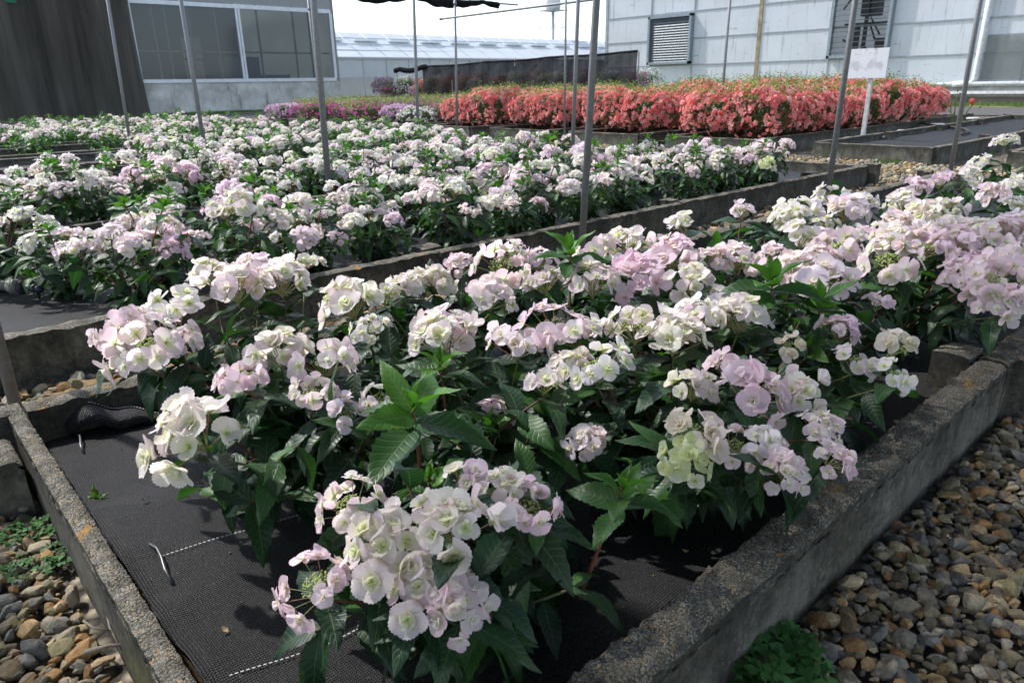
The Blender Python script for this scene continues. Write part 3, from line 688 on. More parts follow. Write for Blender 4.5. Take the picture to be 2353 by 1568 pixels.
# bright young shoots
SHOOTS = [(948, 935, .50, .135), (1430, 1120, .40, .085), (1775, 640, .58, .13), (1885, 690, .50, .12), (1310, 570, .62, .11), (985, 1095, .44, .06), (700, 1010, .26, .07), (1010, 830, .48, .09), (1860, 800, .40, .09), (1120, 980, .34, .09), (2060, 640, .42, .09)]
for px, py, z, Lf in SHOOTS:
    p = at(px, py, z=z); q = min(plants, key=lambda q: (q[1] - p[0]) ** 2 + (q[2] - p[1]) ** 2)
    fo, st = MB(), MB(); l = np.array([p[0] - q[1], p[1] - q[2], p[2] - .08]); rg = np.random.default_rng(int(px))
    shoot(fo, st, rg, (l[0] * .75, l[1] * .75, .06), l, Lf * 1.3)
    o = fo.build("leafy_shoot", LEAF, q[0]); o["label"] = "bright green upright young leaves"; st.build("shoot_stem", VC, o)
for e, x, y, hs, fo, st in plants:
    fo.build("foliage", LEAF, e); st.build("stems", VC, e)

# ---- the beds behind: copies of a few prototype plants
FR = np.random.default_rng(33)
def proto_plant(seed, nheads, kinds, hi, lf=.12):
    rg = np.random.default_rng(seed); fo, st = MB(), MB(); heads = []
    for i in range(nheads):
        a = i * 2.4 + rg.uniform(-.3, .3); r_ = .26 * math.sqrt((i + .5) / nheads) * rg.uniform(.85, 1.15); zt = .40 - .35 * r_ + rg.normal(0, .03)
        h = (r_ * math.cos(a), r_ * math.sin(a), zt); heads.append((h, rg.choice(kinds), rg.uniform(.58, .92)))
        branch(fo, st, rg, (0, 0, 0), (h[0], h[1], zt - .05), 4, lf, DARK + MIDG if hi else MIDG + BRI, 9 if hi else 5, nv=5 if hi else 3, lo=.25)
    for i in range(10 if hi else 7):
        a = i * 2.4 + 1; r_ = rg.uniform(.1, .30); branch(fo, st, rg, (0, 0, 0), (r_ * math.cos(a), r_ * math.sin(a), rg.uniform(.12, .36)), 4, lf, DARK + MIDG if hi else MIDG + BRI[:1], 9 if hi else 5, nv=5 if hi else 3, lo=.2)
    for q in range(1 + seed % 2):
        shoot(fo, st, rg, (0, 0, .1), (rg.uniform(-.18, .18), rg.uniform(-.18, .18), rg.uniform(.40, .52)), .10, 9)
    return fo, st, heads
PROTO = []
for i in range(7):
    fo, st, hd = proto_plant(100 + i, 6 + i % 3, np.array([[0, 1, 6, 0], [1, 2, 5, 0], [2, 7, 6, 1], [0, 6, 1, 0], [3, 2, 5, 8], [2, 0, 7, 6], [3, 1, 4, 8]][i]), True)
    PROTO.append((fo.mesh("foliage", [LEAF]), st.mesh("stems", [VC]), hd))
FAR = []
for i in range(5):
    fo, st, hd = proto_plant(200 + i, 6, np.array([3, 4, 8, 5, 1, 9, 0]), False)
    FAR.append((fo.mesh("foliage", [LEAF]), hd))
OW = ["first", "second", "third", "fourth", "fifth", "sixth", "seventh", "eighth", "ninth", "tenth", "eleventh", "twelfth", "thirteenth", "fourteenth", "fifteenth", "sixteenth", "seventeenth", "eighteenth", "nineteenth", "twentieth"]
rowname = ["front", "middle", "back"]
NPL = 0
for bi, (xl, xr, y0, y1) in enumerate(BEDS):
    near = bi < 2
    for ri in range(3):
        y = y0 + (.43, .98, 1.50)[ri]; x = xl + .45 + (.2 if ri == 1 else 0); n = 0
        while x < 8.1:
            xx, yy = x + FR.uniform(-.07, .07), y + FR.uniform(-.07, .07)
            x += .47 if near else .56
            skip = (bi == 0 and xx > 7.25) or (bi == 1 and xx > 7.0) or (bi == 0 and xx < .65 and ri == 0)
            if bi == 2 and xx < 2.9: skip = True
            if bi == 3 and (xx < 3.3): skip = True
            if bi in (4,) and FR.random() < .25: skip = True
            if bi == 5 and 6.4 < xx < 7.0: skip = True
            if FR.random() < (.09 if near else .17): skip = True
            if skip or not inview((xx, yy, .4), .06): continue
            sc = FR.uniform(.88, 1.14); rz = FR.uniform(0, 6.28)
            if near or bi == 2:
                pi_ = FR.integers(len(PROTO)); fm, sm, hd = PROTO[pi_]
                tone = ["pink and cream", "blush pink", "lilac-white", "pink", "white", "pale lilac", "creamy white"][pi_]
                e = empty("hydrangea", (xx, yy, .10), rz); e.scale = (sc,) * 3
                link("foliage", fm, e); link("stems", sm, e)
                for (h, k, s) in hd:
                    if FR.random() < .14: continue
                    h = (h[0], h[1], h[2] + FR.uniform(-.05, .03)); s = s * FR.uniform(.75, 1.12)
                    kk = k if FR.random() < .8 else int(FR.integers(10))
                    if near and FR.random() < .5:
                        kd = LOHEADS[k][1]; kd = {'O': 'W'}.get(kd, kd); me = HEADS[kd][FR.integers(len(HEADS[kd]))][0] if bi == 0 else LOMESH[kk]
                    else: me = LOMESH[kk]
                    o = link("flower_head", me, e, loc=h, scale=s); aim(o, FR, h[:2])
            else:
                pi_ = FR.integers(len(FAR)); fm, hd = FAR[pi_]; tone = "cream-white"
                e = empty("hydrangea", (xx, yy, .10), rz); e.scale = (sc,) * 3
                link("foliage", fm, e)
                for (h, k, s) in hd:
                    if FR.random() < .15: continue
                    s = s * FR.uniform(.7, 1.1); o = link("flower_head", LOMESH[k], e, loc=h, scale=s); aim(o, FR, h[:2])
            n += 1; NPL += 1
            tag(e, f"{tone} hydrangea, {OW[n-1]} from the left in the {rowname[ri]} row of the {ords[bi]} bed", "hydrangea", f"hydrangeas in the {ords[bi]} bed")
print("fill plants", NPL)

# ---------------------------------------------------------------- azaleas
def azalea(seed, fcols, nf, nl, sx=.62, sy=.72, sz=.86, topleaf=True, lime=.65, fs=.030):
    rg = np.random.default_rng(seed); lo, fl = MB(), MB()
    def surf(n, inner=.9):
        d = rg.normal(size=(n, 3)); d[:, 2] = np.abs(d[:, 2]) * 1.1 - .35; d /= np.linalg.norm(d, axis=1)[:, None]
        q = np.sign(d) * np.abs(d) ** .74                                   # boxy clipped mound
        rr = np.array([1 + .24 * mnoise.noise(Vector(v * 2.4 + seed)) for v in d]) * (1 - (1 - inner) * rg.random(n) ** 1.2)
        P = q * rr[:, None] * np.array([sx, sy, sz * .5]) + (0, 0, sz * .5)
        return P, d
    P, d = surf(nl, .6)
    for i in range(nl):
        if P[i][2] < .03: continue
        up = P[i][2] / sz; nn = d[i] + rg.normal(0, .5, 3) + (0, 0, .4); nn /= np.linalg.norm(nn); t = np.cross(nn, rg.normal(size=3)); t /= np.linalg.norm(t); b = np.cross(nn, t)
        L = rg.uniform(.018, .032); c = np.array([.14, .22, .03]) if (up > .72 and rg.random() < lime) else np.array([.045, .095, .022])
        if up > .80 and rg.random() < lime * .6: c = np.array([.28, .36, .05])
        c = c * rg.uniform(.6, 1.4); o = P[i] + ((0, 0, rg.uniform(0, 1) ** 2 * .17) if up > .80 and topleaf else 0)
        lo.add([o - t * L, o - b * L * .42, o + t * L, o + b * L * .42], [(0, 1, 2, 3)], c=c)
    P, d = surf(nf, .92); cm = np.array([mnoise.noise(Vector(p * 4.5 + seed * 3)) for p in P])
    for i in range(nf):
        up = P[i][2] / sz
        if P[i][2] < .05 or cm[i] < -.22 or (topleaf and up > .9 and rg.random() < .6): continue
        nn = d[i] + rg.normal(0, .35, 3); nn /= np.linalg.norm(nn); t = np.cross(nn, rg.normal(size=3)); t /= np.linalg.norm(t); b = np.cross(nn, t)
        s = fs * rg.uniform(.75, 1.2); c = np.array(fcols[rg.integers(len(fcols))]) * rg.uniform(.8, 1.1); o = P[i] + d[i] * .012
        V = [o - nn * .3 * s]; C = [c * .75]; T = []
        for k in range(5):
            a = k * 1.2566; da = t * math.cos(a) + b * math.sin(a); dl = t * math.cos(a - .55) + b * math.sin(a - .55); dr = t * math.cos(a + .55) + b * math.sin(a + .55)
            j = len(V); V += [o + dl * s * .72 + nn * s * .12, o + da * s + nn * s * .05, o + dr * s * .72 + nn * s * .12]; C += [c, c * 1.1, c]
            T += [(0, j, j + 1), (0, j + 1, j + 2)]
        fl.add(V, None, T, c=np.array(C), smooth=False)
    core = MB(); Vc, Tc = ICO2; tw = MB()
    for k in range(9):
        a = k * .7; tube(tw, [(0, 0, 0), (.2 * math.cos(a), .2 * math.sin(a), .3), (.42 * math.cos(a), .42 * math.sin(a), .62)], [.012, .008, .004], 5, c=(.10, .07, .04))
    return lo.mesh("foliage", [AZL]), fl.mesh("blossoms", [AZF]), tw.mesh("stems", [VC])
CORAL = [(.97, .32, .28), (.98, .42, .38), (.95, .23, .22), (.98, .56, .52), (.97, .36, .38)]
AZC = [azalea(300 + i, CORAL, 1150, 5200, sx=.56, sy=.66, sz=.9, fs=.045) for i in range(5)]
AZP = [azalea(310, [(.72, .06, .42), (.78, .10, .50), (.66, .05, .50)], 300, 2600, .6, .6, .60, lime=.7), azalea(311, [(.80, .12, .38), (.84, .18, .45)], 300, 2600, .6, .6, .58, lime=.7),
       azalea(312, [(.72, .46, .66), (.78, .56, .72)], 900, 1600, .45, .5, .55, False), azalea(313, [(.85, .85, .8)], 420, 1600, .45, .45, .45, False, .4), azalea(314, [(.58, .07, .56), (.66, .14, .62)], 300, 2600, .6, .6, .62, lime=.6),
       azalea(315, [(.60, .02, .03)], 700, 1800, .6, .6, .9, False), azalea(316, [(.8, .8, .78)], 600, 2600, .6, .6, .9, False, .6), azalea(317, [(.42, .10, .38)], 600, 2000, .6, .6, .9, False)]
AR = np.random.default_rng(8)
def put_az(ms, loc, sc, label, group, cat="azalea"):
    e = empty("azalea_bush", loc, AR.uniform(0, 6.28) if not isinstance(sc, tuple) else 0); e.scale = sc if isinstance(sc, tuple) else (sc,) * 3
    link("foliage", ms[0], e); link("blossoms", ms[1], e); link("stems", ms[2], e); tag(e, label, cat, group); return e
hedges = [(1, 11.75, 19.5, "rightmost coral hedge"), (2, 11.9, 19.5, "middle coral hedge"), (3, 11.95, 18, "left middle coral hedge"), (4, 12.0, 18, "leftmost coral hedge")]
for bi, xa, xb, nm in hedges:
    xl, xr, y0, y1 = RB[bi]; n = 0
    if bi == 3: xa = 12.0
    x = xa
    while x < xb:
        n += 1
        for ri, yy in enumerate((y0 + .50, y0 + 1.32)):
            lab = f"coral azalea, {OW[n-1]} from the near end, {'right' if ri == 0 else 'left'} row of the {nm}"
            put_az(AZC[AR.integers(5)], (x + AR.uniform(-.06, .06), yy, .16), (lambda q_: (q_, q_, q_ * AR.uniform(.88, 1.1)))(AR.uniform(.9, 1.08) * (1.0 if bi < 3 else .92)), lab, "coral azaleas in the raised beds beyond the cross path")
        x += .88
for bi in (5, 6, 7, 8):
    xl, xr, y0, y1 = RB[bi]; n = 0; x = 11.55
    while x < 19.5:
        n += 1
        for ri, yy in enumerate((y0 + .5, y0 + 1.3)):
            if AR.random() < .08: continue
            k = int(AR.choice([0, 1, 4, 0, 1])); nm = {0: "magenta", 1: "rosy pink", 4: "purple"}[k]
            if bi == 5 and n == 1 and ri == 0: k, nm = 3, "low white"
            if bi == 8 and n == 1: k, nm = 2, "pale lilac"
            if bi == 5 and n == 1 and ri == 1: k, nm = 2, "pale mauve"
            put_az(AZP[k], (x + AR.uniform(-.1, .1), yy, .14), AR.uniform(.9, 1.1), f"{nm} azalea, {OW[n-1]} from the near end, {'right' if ri == 0 else 'left'} row of the {ords[bi-2]} far bed", "purple and pink azaleas left of the coral hedges")
        x += 1.05
# big pots of mixed azaleas beyond the net fence
k = 0
for y in np.arange(19.4, 37.5, 1.05):
    for xx in (24.0, 25.1):
        k += 1; kk = [7, 6, 7, 2, 6, 7, 6, 5, 7, 6, 5, 5, 6, 5, 2, 6, 1][int(k / 2) % 17]; nm = {7: "dusky purple", 6: "white", 2: "pale lilac", 5: "deep red", 1: "rosy"}[kk]
        e = put_az(AZP[kk], (xx + AR.uniform(-.2, .2), y, .45), (1.1, 1.1, AR.uniform(1.15, 1.45)), f"tall {nm} potted azalea, {OW[min(19, int((k - 1) / 2))]} from the right, {'front' if xx < 24.6 else 'rear'} row behind the net fence", "tall potted azaleas behind the net fence", "azalea")
        pot = MB(); th = np.linspace(0, 6.283, 13)[:-1]
        V = np.concatenate([np.stack([r_ * np.cos(th), r_ * np.sin(th), np.full(12, z_)], 1) for r_, z_ in ((.13, -.33), (.2, -.02), (.21, -.02), (.21, .02), (.18, .02))])
        pot.add(V, gridQ(5, 12, True)); 
        if k == 1: POTM = pot.mesh("pot", [simple("terracotta", (.35, .12, .06), .8)])
        link("pot", POTM, e)
tb = MB(); box(tb, 23.4, 25.7, 18.8, 37.8, .06, .11)
for y in np.arange(19, 38, 2.0):
    for xx in (23.5, 25.6): box(tb, xx - .03, xx + .03, y - .03, y + .03, 0, .06)
tag(tb.build("potting_bench", CONC2), "low grey bench carrying the tall potted azaleas", "bench")

# ---------------------------------------------------------------- poles of the net house
def pole(bpx, tpx, y, r, label, top=3.05):
    b_, t_ = at(*bpx, y=y), at(*tpx, y=y); k_ = (t_[0] - b_[0]) / (t_[2] - b_[2]); x0 = b_[0] - k_ * (b_[2] + .1); x1 = b_[0] + k_ * (top - b_[2])
    e = MB(); tube(e, [(x0, y, -.1), ((x0 + x1) / 2, y, top * .5 - .05), (x1, y, top)], r, 16); o = e.build("grey_pole", PIPE)
    cl = MB(); f = lambda z: (x0 + (x1 - x0) * (z + .1) / (top + .1), y, z); tube(cl, [f(top - .34), f(top - .28)], r * 1.35, 16); cl.build("pipe_clamp", WIRE, o)
    tag(o, label, "pole", "steel poles holding up the shade net"); return o
pole((35, 930), (0, 800), 3.02, .021, "stub of grey pole cut by the left edge of the photo, on the pebble path")
pole((1338, 540), (1370, 0), 3.05, .022, "thickest grey pole, standing at the front bed's back wall in mid picture")
pole((1900, 455), (1965, 0), 3.05, .026, "leaning grey pole rising from the hydrangeas beside the white sign")
pole((2187, 370), (2252, 0), 3.05, .028, "grey pole at the corner of the empty bed on the right")
pole((757, 450), (720, 0), 5.8, .027, "thick dark grey pole among the hydrangeas left of centre")
pole((1314, 375), (1328, 0), 5.8, .022, "grey pole just left of the thickest one")
pole((1650, 330), (1677, 0), 7.6, .024, "thin grey pole in front of the rightmost coral hedge")
pole((475, 370), (415, 0), 11.25, .030, "grey pole in front of the window's left pane")
pole((962, 345), (950, 0), 11.25, .028, "grey pole in front of the pale greenhouse, with the net bundle over it")
pole((1296, 340), (1300, 0), 8.5, .018, "thin grey pole right behind the one beside the thickest pole")
pole((303, 352), (250, 20), 14.0, .026, "thin speckled grey pole in front of the dark curtain")
pole((1050, 300), (1045, 0), 14.0, .028, "grey pole where the horizontal pipe ends, left of the coral azaleas", 3.2)
pole((742, 300), (708, 0), 16.7, .028, "thin grey pole close to the left of the thick dark one", 3.2)
rp = MB(); tube(rp, [(10.97, 14.4, 2.60), (10.97, 12, 2.60), (10.97, 3.0, 2.60)], .024, 12); o = rp.build("crossbar_pipe", PIPE)
tag(o, "horizontal grey pipe crossing the sky above the greenhouse roof", "pipe")
ec = MB(); tube(ec, [(10.97, 14.38, 2.60), (10.97, 14.46, 2.60)], .03, 12); ec.build("end_cap", WIRE, o)
rp = MB(); tube(rp, [(x_, 15.3, 3.13) for x_ in (2, 8, 14.2)], .022, 10); tag(rp.build("crossbar_pipe", PIPE), "grey pipe carrying the gathered black net at the top edge", "pipe")
# gathered net hanging under that pipe
gn = MB(); rg = np.random.default_rng(3); NX = 150; rows = []
for i in range(NX):
    x_ = 6.5 + i * (13.5 - 6.5) / (NX - 1); sag = .10 * abs(math.sin((x_ - 6.5) * 1.45)) + .03 * mnoise.noise(Vector((x_ * 3, 0, 0))); rr = .05 + .02 * mnoise.noise(Vector((x_ * 5, 1, 0)))
    th = np.linspace(0, 6.283, 15)[:-1]
    rows.append(np.stack([np.full(14, x_), 15.3 + rr * 1.6 * np.cos(th) * (1 + .25 * np.sin(5 * th + x_ * 6)), 3.14 - sag + (rr + sag * .5) * np.sin(th)], 1))
gn.add(np.concatenate(rows), gridQ(NX, 14, True)); tag(gn.build("gathered_net", MATTE), "gathered black shade net sagging from the pipe at the top edge", "shade net")
# unseen net bays, placed and sized to shade the side path and left gravel
def canopy(x0, x1, y0, y1, z, label):
    n = 24; X, Y = np.meshgrid(np.linspace(x0, x1, n), np.linspace(y0, y1, n), indexing='ij'); Z = z - .05 * np.sin((X - x0) * 2.2) ** 2 - .04 * np.sin((Y - y0) * 2.0) ** 2
    mb = MB(); mb.add(np.stack([X, Y, Z], -1), gridQ(n, n)); tag(mb.build("unseen_shade_net", CANOPY), label, "shade net")
canopy(-5, 9.0, -4.0, 2.95, 2.9, "unseen black shade net, placed to shade the gravel beside the front bed")
canopy(-6, -.72, 2.95, 6.8, 2.9, "unseen black shade net, placed to shade the gravel left of the front bed")

# ---------------------------------------------------------------- sign board
sg = empty("sign_board", (12.93, 5.34, 0)); tag(sg, "weathered white sign board with peeled patch on a white post", "sign")
SX = 12.93
pt = MB(); box(pt, SX - 12.95, .035, -.03, .03, 0, 1.16); pt.build("sign_post", simple("weathered_white_post", (.50, .50, .47), .7, .3, 0, .3, 20), sg)
c0, c1_ = at(1945, 112, x=SX), at(2036, 178, x=SX)
W = NT("peeling_white_board"); pp_ = W.obj(); nz = W.noise(pp_, 5, 6, .65)
cc = W.mix(W.ramp(nz, .60, .64), (.66, .67, .68), (.30, .29, .26)); cc = W.mix(W.ramp(W.noise(pp_, 2.6, 3), .56, .62), cc, (.50, .50, .53)); cc = W.mix(W.ramp(W.noise(pp_, 30, 3), .68, .74), cc, (.12, .10, .08))
BOARD = W.done(W.bsdf(cc, .5, .3))
bdm = MB(); yl, yr = c0[1] - 5.34, c1_[1] - 5.34; box(bdm, -.045, -.022, min(yl, yr), max(yl, yr), 1.14, 1.60); bdm.build("board", BOARD, sg)

# ---------------------------------------------------------------- right-hand white greenhouse
gh = empty("white_greenhouse", (37, 20, 0)); tag(gh, "large greenhouse clad in grimy white panels at the upper right", "greenhouse")
PANEL = m_panel("white_panel", (.77, .81, .835), .75, .3); FRM = simple("grey_frame", (.30, .33, .35), .5, .4, .1, .2, 5); RUST = simple("rusty_post", (.30, .235, .14), .8, .2, 0, .5, 3)
Yc = at(1393, 100, x=37)[1]; zs = [.88, 2.03, 3.43, 4.82, 6.3, 7.8]
ys = [-6, 0, 4.8, 9.2, 11.2, at(2050, 60, x=37)[1], at(1912, 60, x=37)[1], at(1746, 60, x=37)[1], at(1592, 90, x=37)[1], at(1494, 90, x=37)[1], Yc]
op = (ys[5], ys[6], 2.03, 6.3)
for i in range(len(ys) - 1):
    for j in range(len(zs) - 1):
        if i == 5 and zs[j] >= 2.0 and zs[j] < 6.0: continue
        p = MB(); dx = random.uniform(0, .02); box(p, 37 - 37 + dx, .05 + dx, ys[i] - 20 + .01, ys[i + 1] - 20 - .01, zs[j] + .012, zs[j + 1] - .012); p.build("wall_panel", PANEL, gh)
for z_ in zs:
    s = MB(); box(s, -.035, .0, -26, Yc - 20, z_ - .035, z_ + .02); s.build("seam_rail", FRM, gh)
for i, y_ in enumerate(ys):
    s = MB(); w_ = .10 if i in (7, 10) else .035; box(s, -.05 if i == 7 else -.03, .0, y_ - 20 - w_, y_ - 20 + w_, .9, 7.8); s.build("wall_post", RUST if i == 7 else FRM, gh)
s = MB(); box(s, -.12, .02, -26, Yc - 20, .30, .84); s.build("foundation_wall", simple("foundation", (.42, .41, .38), .9, .2, 0, .35, 1.5), gh)
s = MB(); box(s, -.30, -.12, -26, Yc - 20, .40, .52); s.build("ledge", simple("white_ledge", (.7, .7, .68), .8), gh)
s = MB(); tube(s, [(-.25, -26, .80), (-.25, Yc - 20.3, .80)], .10, 12); s.build("gutter_pipe", simple("pale_pipe", (.52, .54, .54), .5), gh)
yp = at(2265, 60, x=37)[1] - 20; s = MB(); tube(s, [(-.15, yp, 8), (-.15, yp, 1.0), (-.22, yp + .1, .82), (-.24, yp + .8, .80)], .13, 14); s.build("downpipe", simple("pale_downpipe", (.55, .57, .58), .5), gh)
# side, back and roof
s = MB(); box(s, .06, 14, Yc - 20.05, Yc - 20, .3, 7.8); box(s, 13.9, 14, -26, Yc - 20.06, .3, 7.8); s.build("side_wall", PANEL, gh)
s = MB(); s.add([(-.3, -26, 7.8), (-.3, Yc - 20, 7.8), (7, Yc - 20, 10.2), (7, -26, 10.2), (14.3, Yc - 20, 7.8), (14.3, -26, 7.8)], [(0, 1, 2, 3), (3, 2, 4, 5)], smooth=False); s.build("roof", PANEL, gh)
# dark shade curtain at lower right
s = MB(); box(s, -.09, -.055, -26, at(2262, 100, x=37)[1] - 20.1, .95, 2.75); s.build("wall_curtain", m_net("wall_net", (.22, .24, .23), .45, .1), gh)
def louver(y0, y1, z0, z1, closed, n, nm):
    l = MB(); fw = .13
    for a in ((y0, y0 + fw, z0, z1), (y1 - fw, y1, z0, z1), (y0, y1, z0, z0 + fw), (y0, y1, z1 - fw, z1)): box(l, -.30, -.04, a[0] - 20, a[1] - 20, a[2], a[3])
    o = l.build(nm, simple("louver_frame", (.24, .29, .32), .5, .4, .2), gh)
    for k in range(n):
        zc_ = z0 + fw + (k + .5) * (z1 - z0 - 2 * fw) / n; h = (z1 - z0 - 2 * fw) / n; sl_ = MB()
        a, b = y0 + fw - 20, y1 - fw - 20
        if closed: V = [(-.22, a, zc_ - h * .6), (-.22, b, zc_ - h * .6), (-.12, b, zc_ + h * .5), (-.12, a, zc_ + h * .5)]
        else: V = [(-.26, a, zc_ - h * .12), (-.26, b, zc_ - h * .12), (-.06, b, zc_ + h * .10), (-.06, a, zc_ + h * .10)]
        V2 = [(x_ + .02, y_, z_) for x_, y_, z_ in V]
        sl_.add(V + V2, [(0, 1, 2, 3), (7, 6, 5, 4), (0, 4, 5, 1), (1, 5, 6, 2), (2, 6, 7, 3), (3, 7, 4, 0)], smooth=False); sl_.build("slat", simple("slat", (.11, .135, .15), .45, .4, .2) if k == 0 else bpy.data.materials.get("slat"), o)
    return o
lz0, lz1 = at(1540, 148, x=37)[2], at(1540, 36, x=37)[2]
louver(ys[8], ys[9], lz0, lz1, True, 17, "closed_louver")
lv = louver(ys[5], ys[6], 2.05, 6.3, False, 17, "open_louver")
machinery = MB(); yc = (ys[5] + ys[6]) / 2 - 20  # irregular machinery of boxes and rods behind the slats, without a rotor
rg = np.random.default_rng(12)
box(machinery, .5, 1.1, yc - .45, yc + .35, 3.9, 5.4); box(machinery, .6, .7, yc - 1.1, yc + 1.1, 3.5, 3.62); box(machinery, .4, .5, yc - .08, yc + .08, 2.1, 6.2); box(machinery, .45, .75, yc + .35, yc + .6, 2.1, 3.5); box(machinery, .5, .8, yc - .95, yc - .5, 2.1, 2.9)
for k in range(14):
    a0_ = (rg.uniform(.4, 1.0), yc + rg.uniform(-1.2, 1.2), rg.uniform(2.2, 6)); tube(machinery, [a0_, (a0_[0], a0_[1] + rg.uniform(-.6, .6), a0_[2] + rg.uniform(-.9, .9))], .045, 5)
machinery.build("louver_machinery", BLACKP, lv)

# ---------------------------------------------------------------- left building with windows and curtain
lb = empty("window_building", (12, 42, 0)); tag(lb, "grey building with a wide white-framed window and plastered base wall at the upper left", "building")
PLASTER = NT("stained_plaster"); p_ = PLASTER.pos(); a_ = PLASTER.noise(p_, 1.2, 7, .65); st_ = PLASTER.noise(PLASTER.pos((2.5, 2.5, .35)), 1, 6, .7)
c_ = PLASTER.mix(PLASTER.ramp(a_, .35, .65), (.34, .335, .31), (.60, .61, .60)); c_ = PLASTER.mix(PLASTER.ramp(st_, .56, .68, 0, .7), c_, (.12, .11, .09))
PLM = PLASTER.done(PLASTER.bsdf(c_, .9, .2))
WF = simple("white_window_frame", (.62, .66, .70), .45, .4, .1, .12, 4)
xr_ = at(777, 150, y=42)[0]; xw0, xw1 = at(307, 100, y=42)[0], at(764, 100, y=42)[0]; zb, zt = at(450, 182, y=42)[2], at(530, 14, y=42)[2]
zt = 5.42; zb = 1.66
s = MB(); box(s, -20, xr_ - 12, -.02, .25, -.05, zb - .10); s.build("base_wall", PLM, lb)
s = MB(); box(s, xw1 - 12 + .08, xr_ - 12, 0, .25, zb - .097, 9); s.build("corner_post", simple("corner_post", (.22, .22, .21), .7), lb)
CORR = m_panel("corrugated_grey", (.30, .32, .33), .5, .1)
s = MB(); nn_ = 260; xs_ = np.linspace(-8, xw1 - 12 + .07, nn_); V = np.stack([np.repeat(xs_, 2), np.repeat(.03 * np.sin(np.arange(nn_) * 1.9) - .02, 2), np.tile([zt + .16, 9.0], nn_)], 1); s.add(V, gridQ(nn_, 2)); s.build("corrugated_band", CORR, lb)
xm = at(553, 100, y=42)[0]
wnd = MB(); fw = .11
for a in ((xw0, xw1, zb - .1, zb + .08), (xw0, xw1, zt - .08, zt + .13), (xw0 - .05, xw0 + fw, zb + .083, zt - .083), (xw1 - fw, xw1 + .05, zb + .083, zt - .083), (xm - .13, xm - .02, zb + .083, zt - .083), (xm + .02, xm + .13, zb + .083, zt - .083)):
    box(wnd, a[0] - 12, a[1] - 12, -.10, .06, a[2], a[3])
wo = wnd.build("window_frame", WF, lb); GL = m_glass()
for a, b in ((xw0 + fw, xm - .14), (xm + .14, xw1 - fw)):
    g = MB(); box(g, a - 12, b - 12, -.01, .01, zb + .09, zt - .09); g.build("pane", GL, wo)
mul = MB()
for t_ in (.22, .33, .55, .80, 1.23, 1.62, 1.8):
    x_ = xw0 + (xm - xw0) * t_ - 12; box(mul, x_ - .04, x_ + .04, .35, .45, .1, 8)
box(mul, xw0 - 12, xw1 - 12, .5, .58, 3.1, 3.18)
mul.build("inner_post", simple("inner_post", (.20, .21, .21), .6), lb)
INT = simple("interior", (.06, .06, .058), .9)
TRP = m_panel("translucent_sheet", (.80, .80, .74), .3, .65)
s = MB(); box(s, -20, xr_ - 12.12, 14, 14.1, .03, 8.99); s.build("rear_wall", INT, lb)
s = MB()
for a, b, c__, d in ((7.6, 8.9, 1.3, 3.2), (7.6, 8.9, 3.3, 4.7), (11.6, 12.3, 2.0, 5.2), (12.7, 13.3, 2.0, 5.3), (13.6, 14.1, 3.6, 5.5), (14.4, 15.0, 3.7, 5.6), (15.3, 18.5, .8, 3.3), (15.3, 16.6, 3.5, 5.9), (16.8, 18.5, 3.5, 6.1)): box(s, a, b, 13.95, 13.995, c__, d)
s.build("painted_rear_window", simple("painted_lit_sheet", (.50, .50, .44), .8), lb)  # opaque pale sheets; brightness of the lit rear openings is painted into their colour
s = MB(); box(s, -20, xr_ - 12, .3, 14.2, 9.0, 9.15); box(s, -20, xr_ - 12, .3, 14.2, -.04, .02); s.build("roof", INT, lb)
s = MB(); box(s, xr_ - 12 - .1, xr_ - 12 - .002, .26, 14, 1.4, 9); s.build("side_wall", TRP, lb)
s = MB(); box(s, 6.2, 8.2, 3, 4.5, .02, 3.0); box(s, 8.7, 10.6, 4, 5, .02, 2.0); s.build("stored_crate", simple("dull_box", (.12, .14, .15), .8), lb)
# dark curtain net hung in front of the left part
cu = MB(); nx, nz = 130, 14; xs_ = np.linspace(-9, .30, nx); zz = np.linspace(-.0, 9, nz)
X, Z = np.meshgrid(xs_, zz, indexing='ij'); Xs = X + (Z - 4) * .0 - np.clip(X + 1.2, 0, 5) * 0
Y = -.55 + .24 * np.sin(X * 1.6 + Z * .25) + .09 * np.sin(X * 4.7 - Z * .5) - .12 * np.exp(-Z * 1.2)
Xs = X + .12 * np.clip(1 - Z / 4, 0, 1) * (X + 9) / 10
cu.add(np.stack([Xs, Y, Z], -1), gridQ(nx, nz)); o = link("curtain_net", cu.mesh("curtain_net", [CURTAIN])); o.location = (12, 42, .02)
tag(o, "dark brown-grey net curtain hanging over the left part of the window building", "net curtain")
g2 = MB(); X2, Z2 = np.meshgrid(np.linspace(-9, -4.5, 30), np.linspace(5.0, 9, 6), indexing='ij'); g2.add(np.stack([X2, -.62 + .06 * np.sin(X2 * 3), Z2], -1), gridQ(30, 6)); g2.build("green_strip", m_net("green_net", (.03, .14, .09), .9), o)

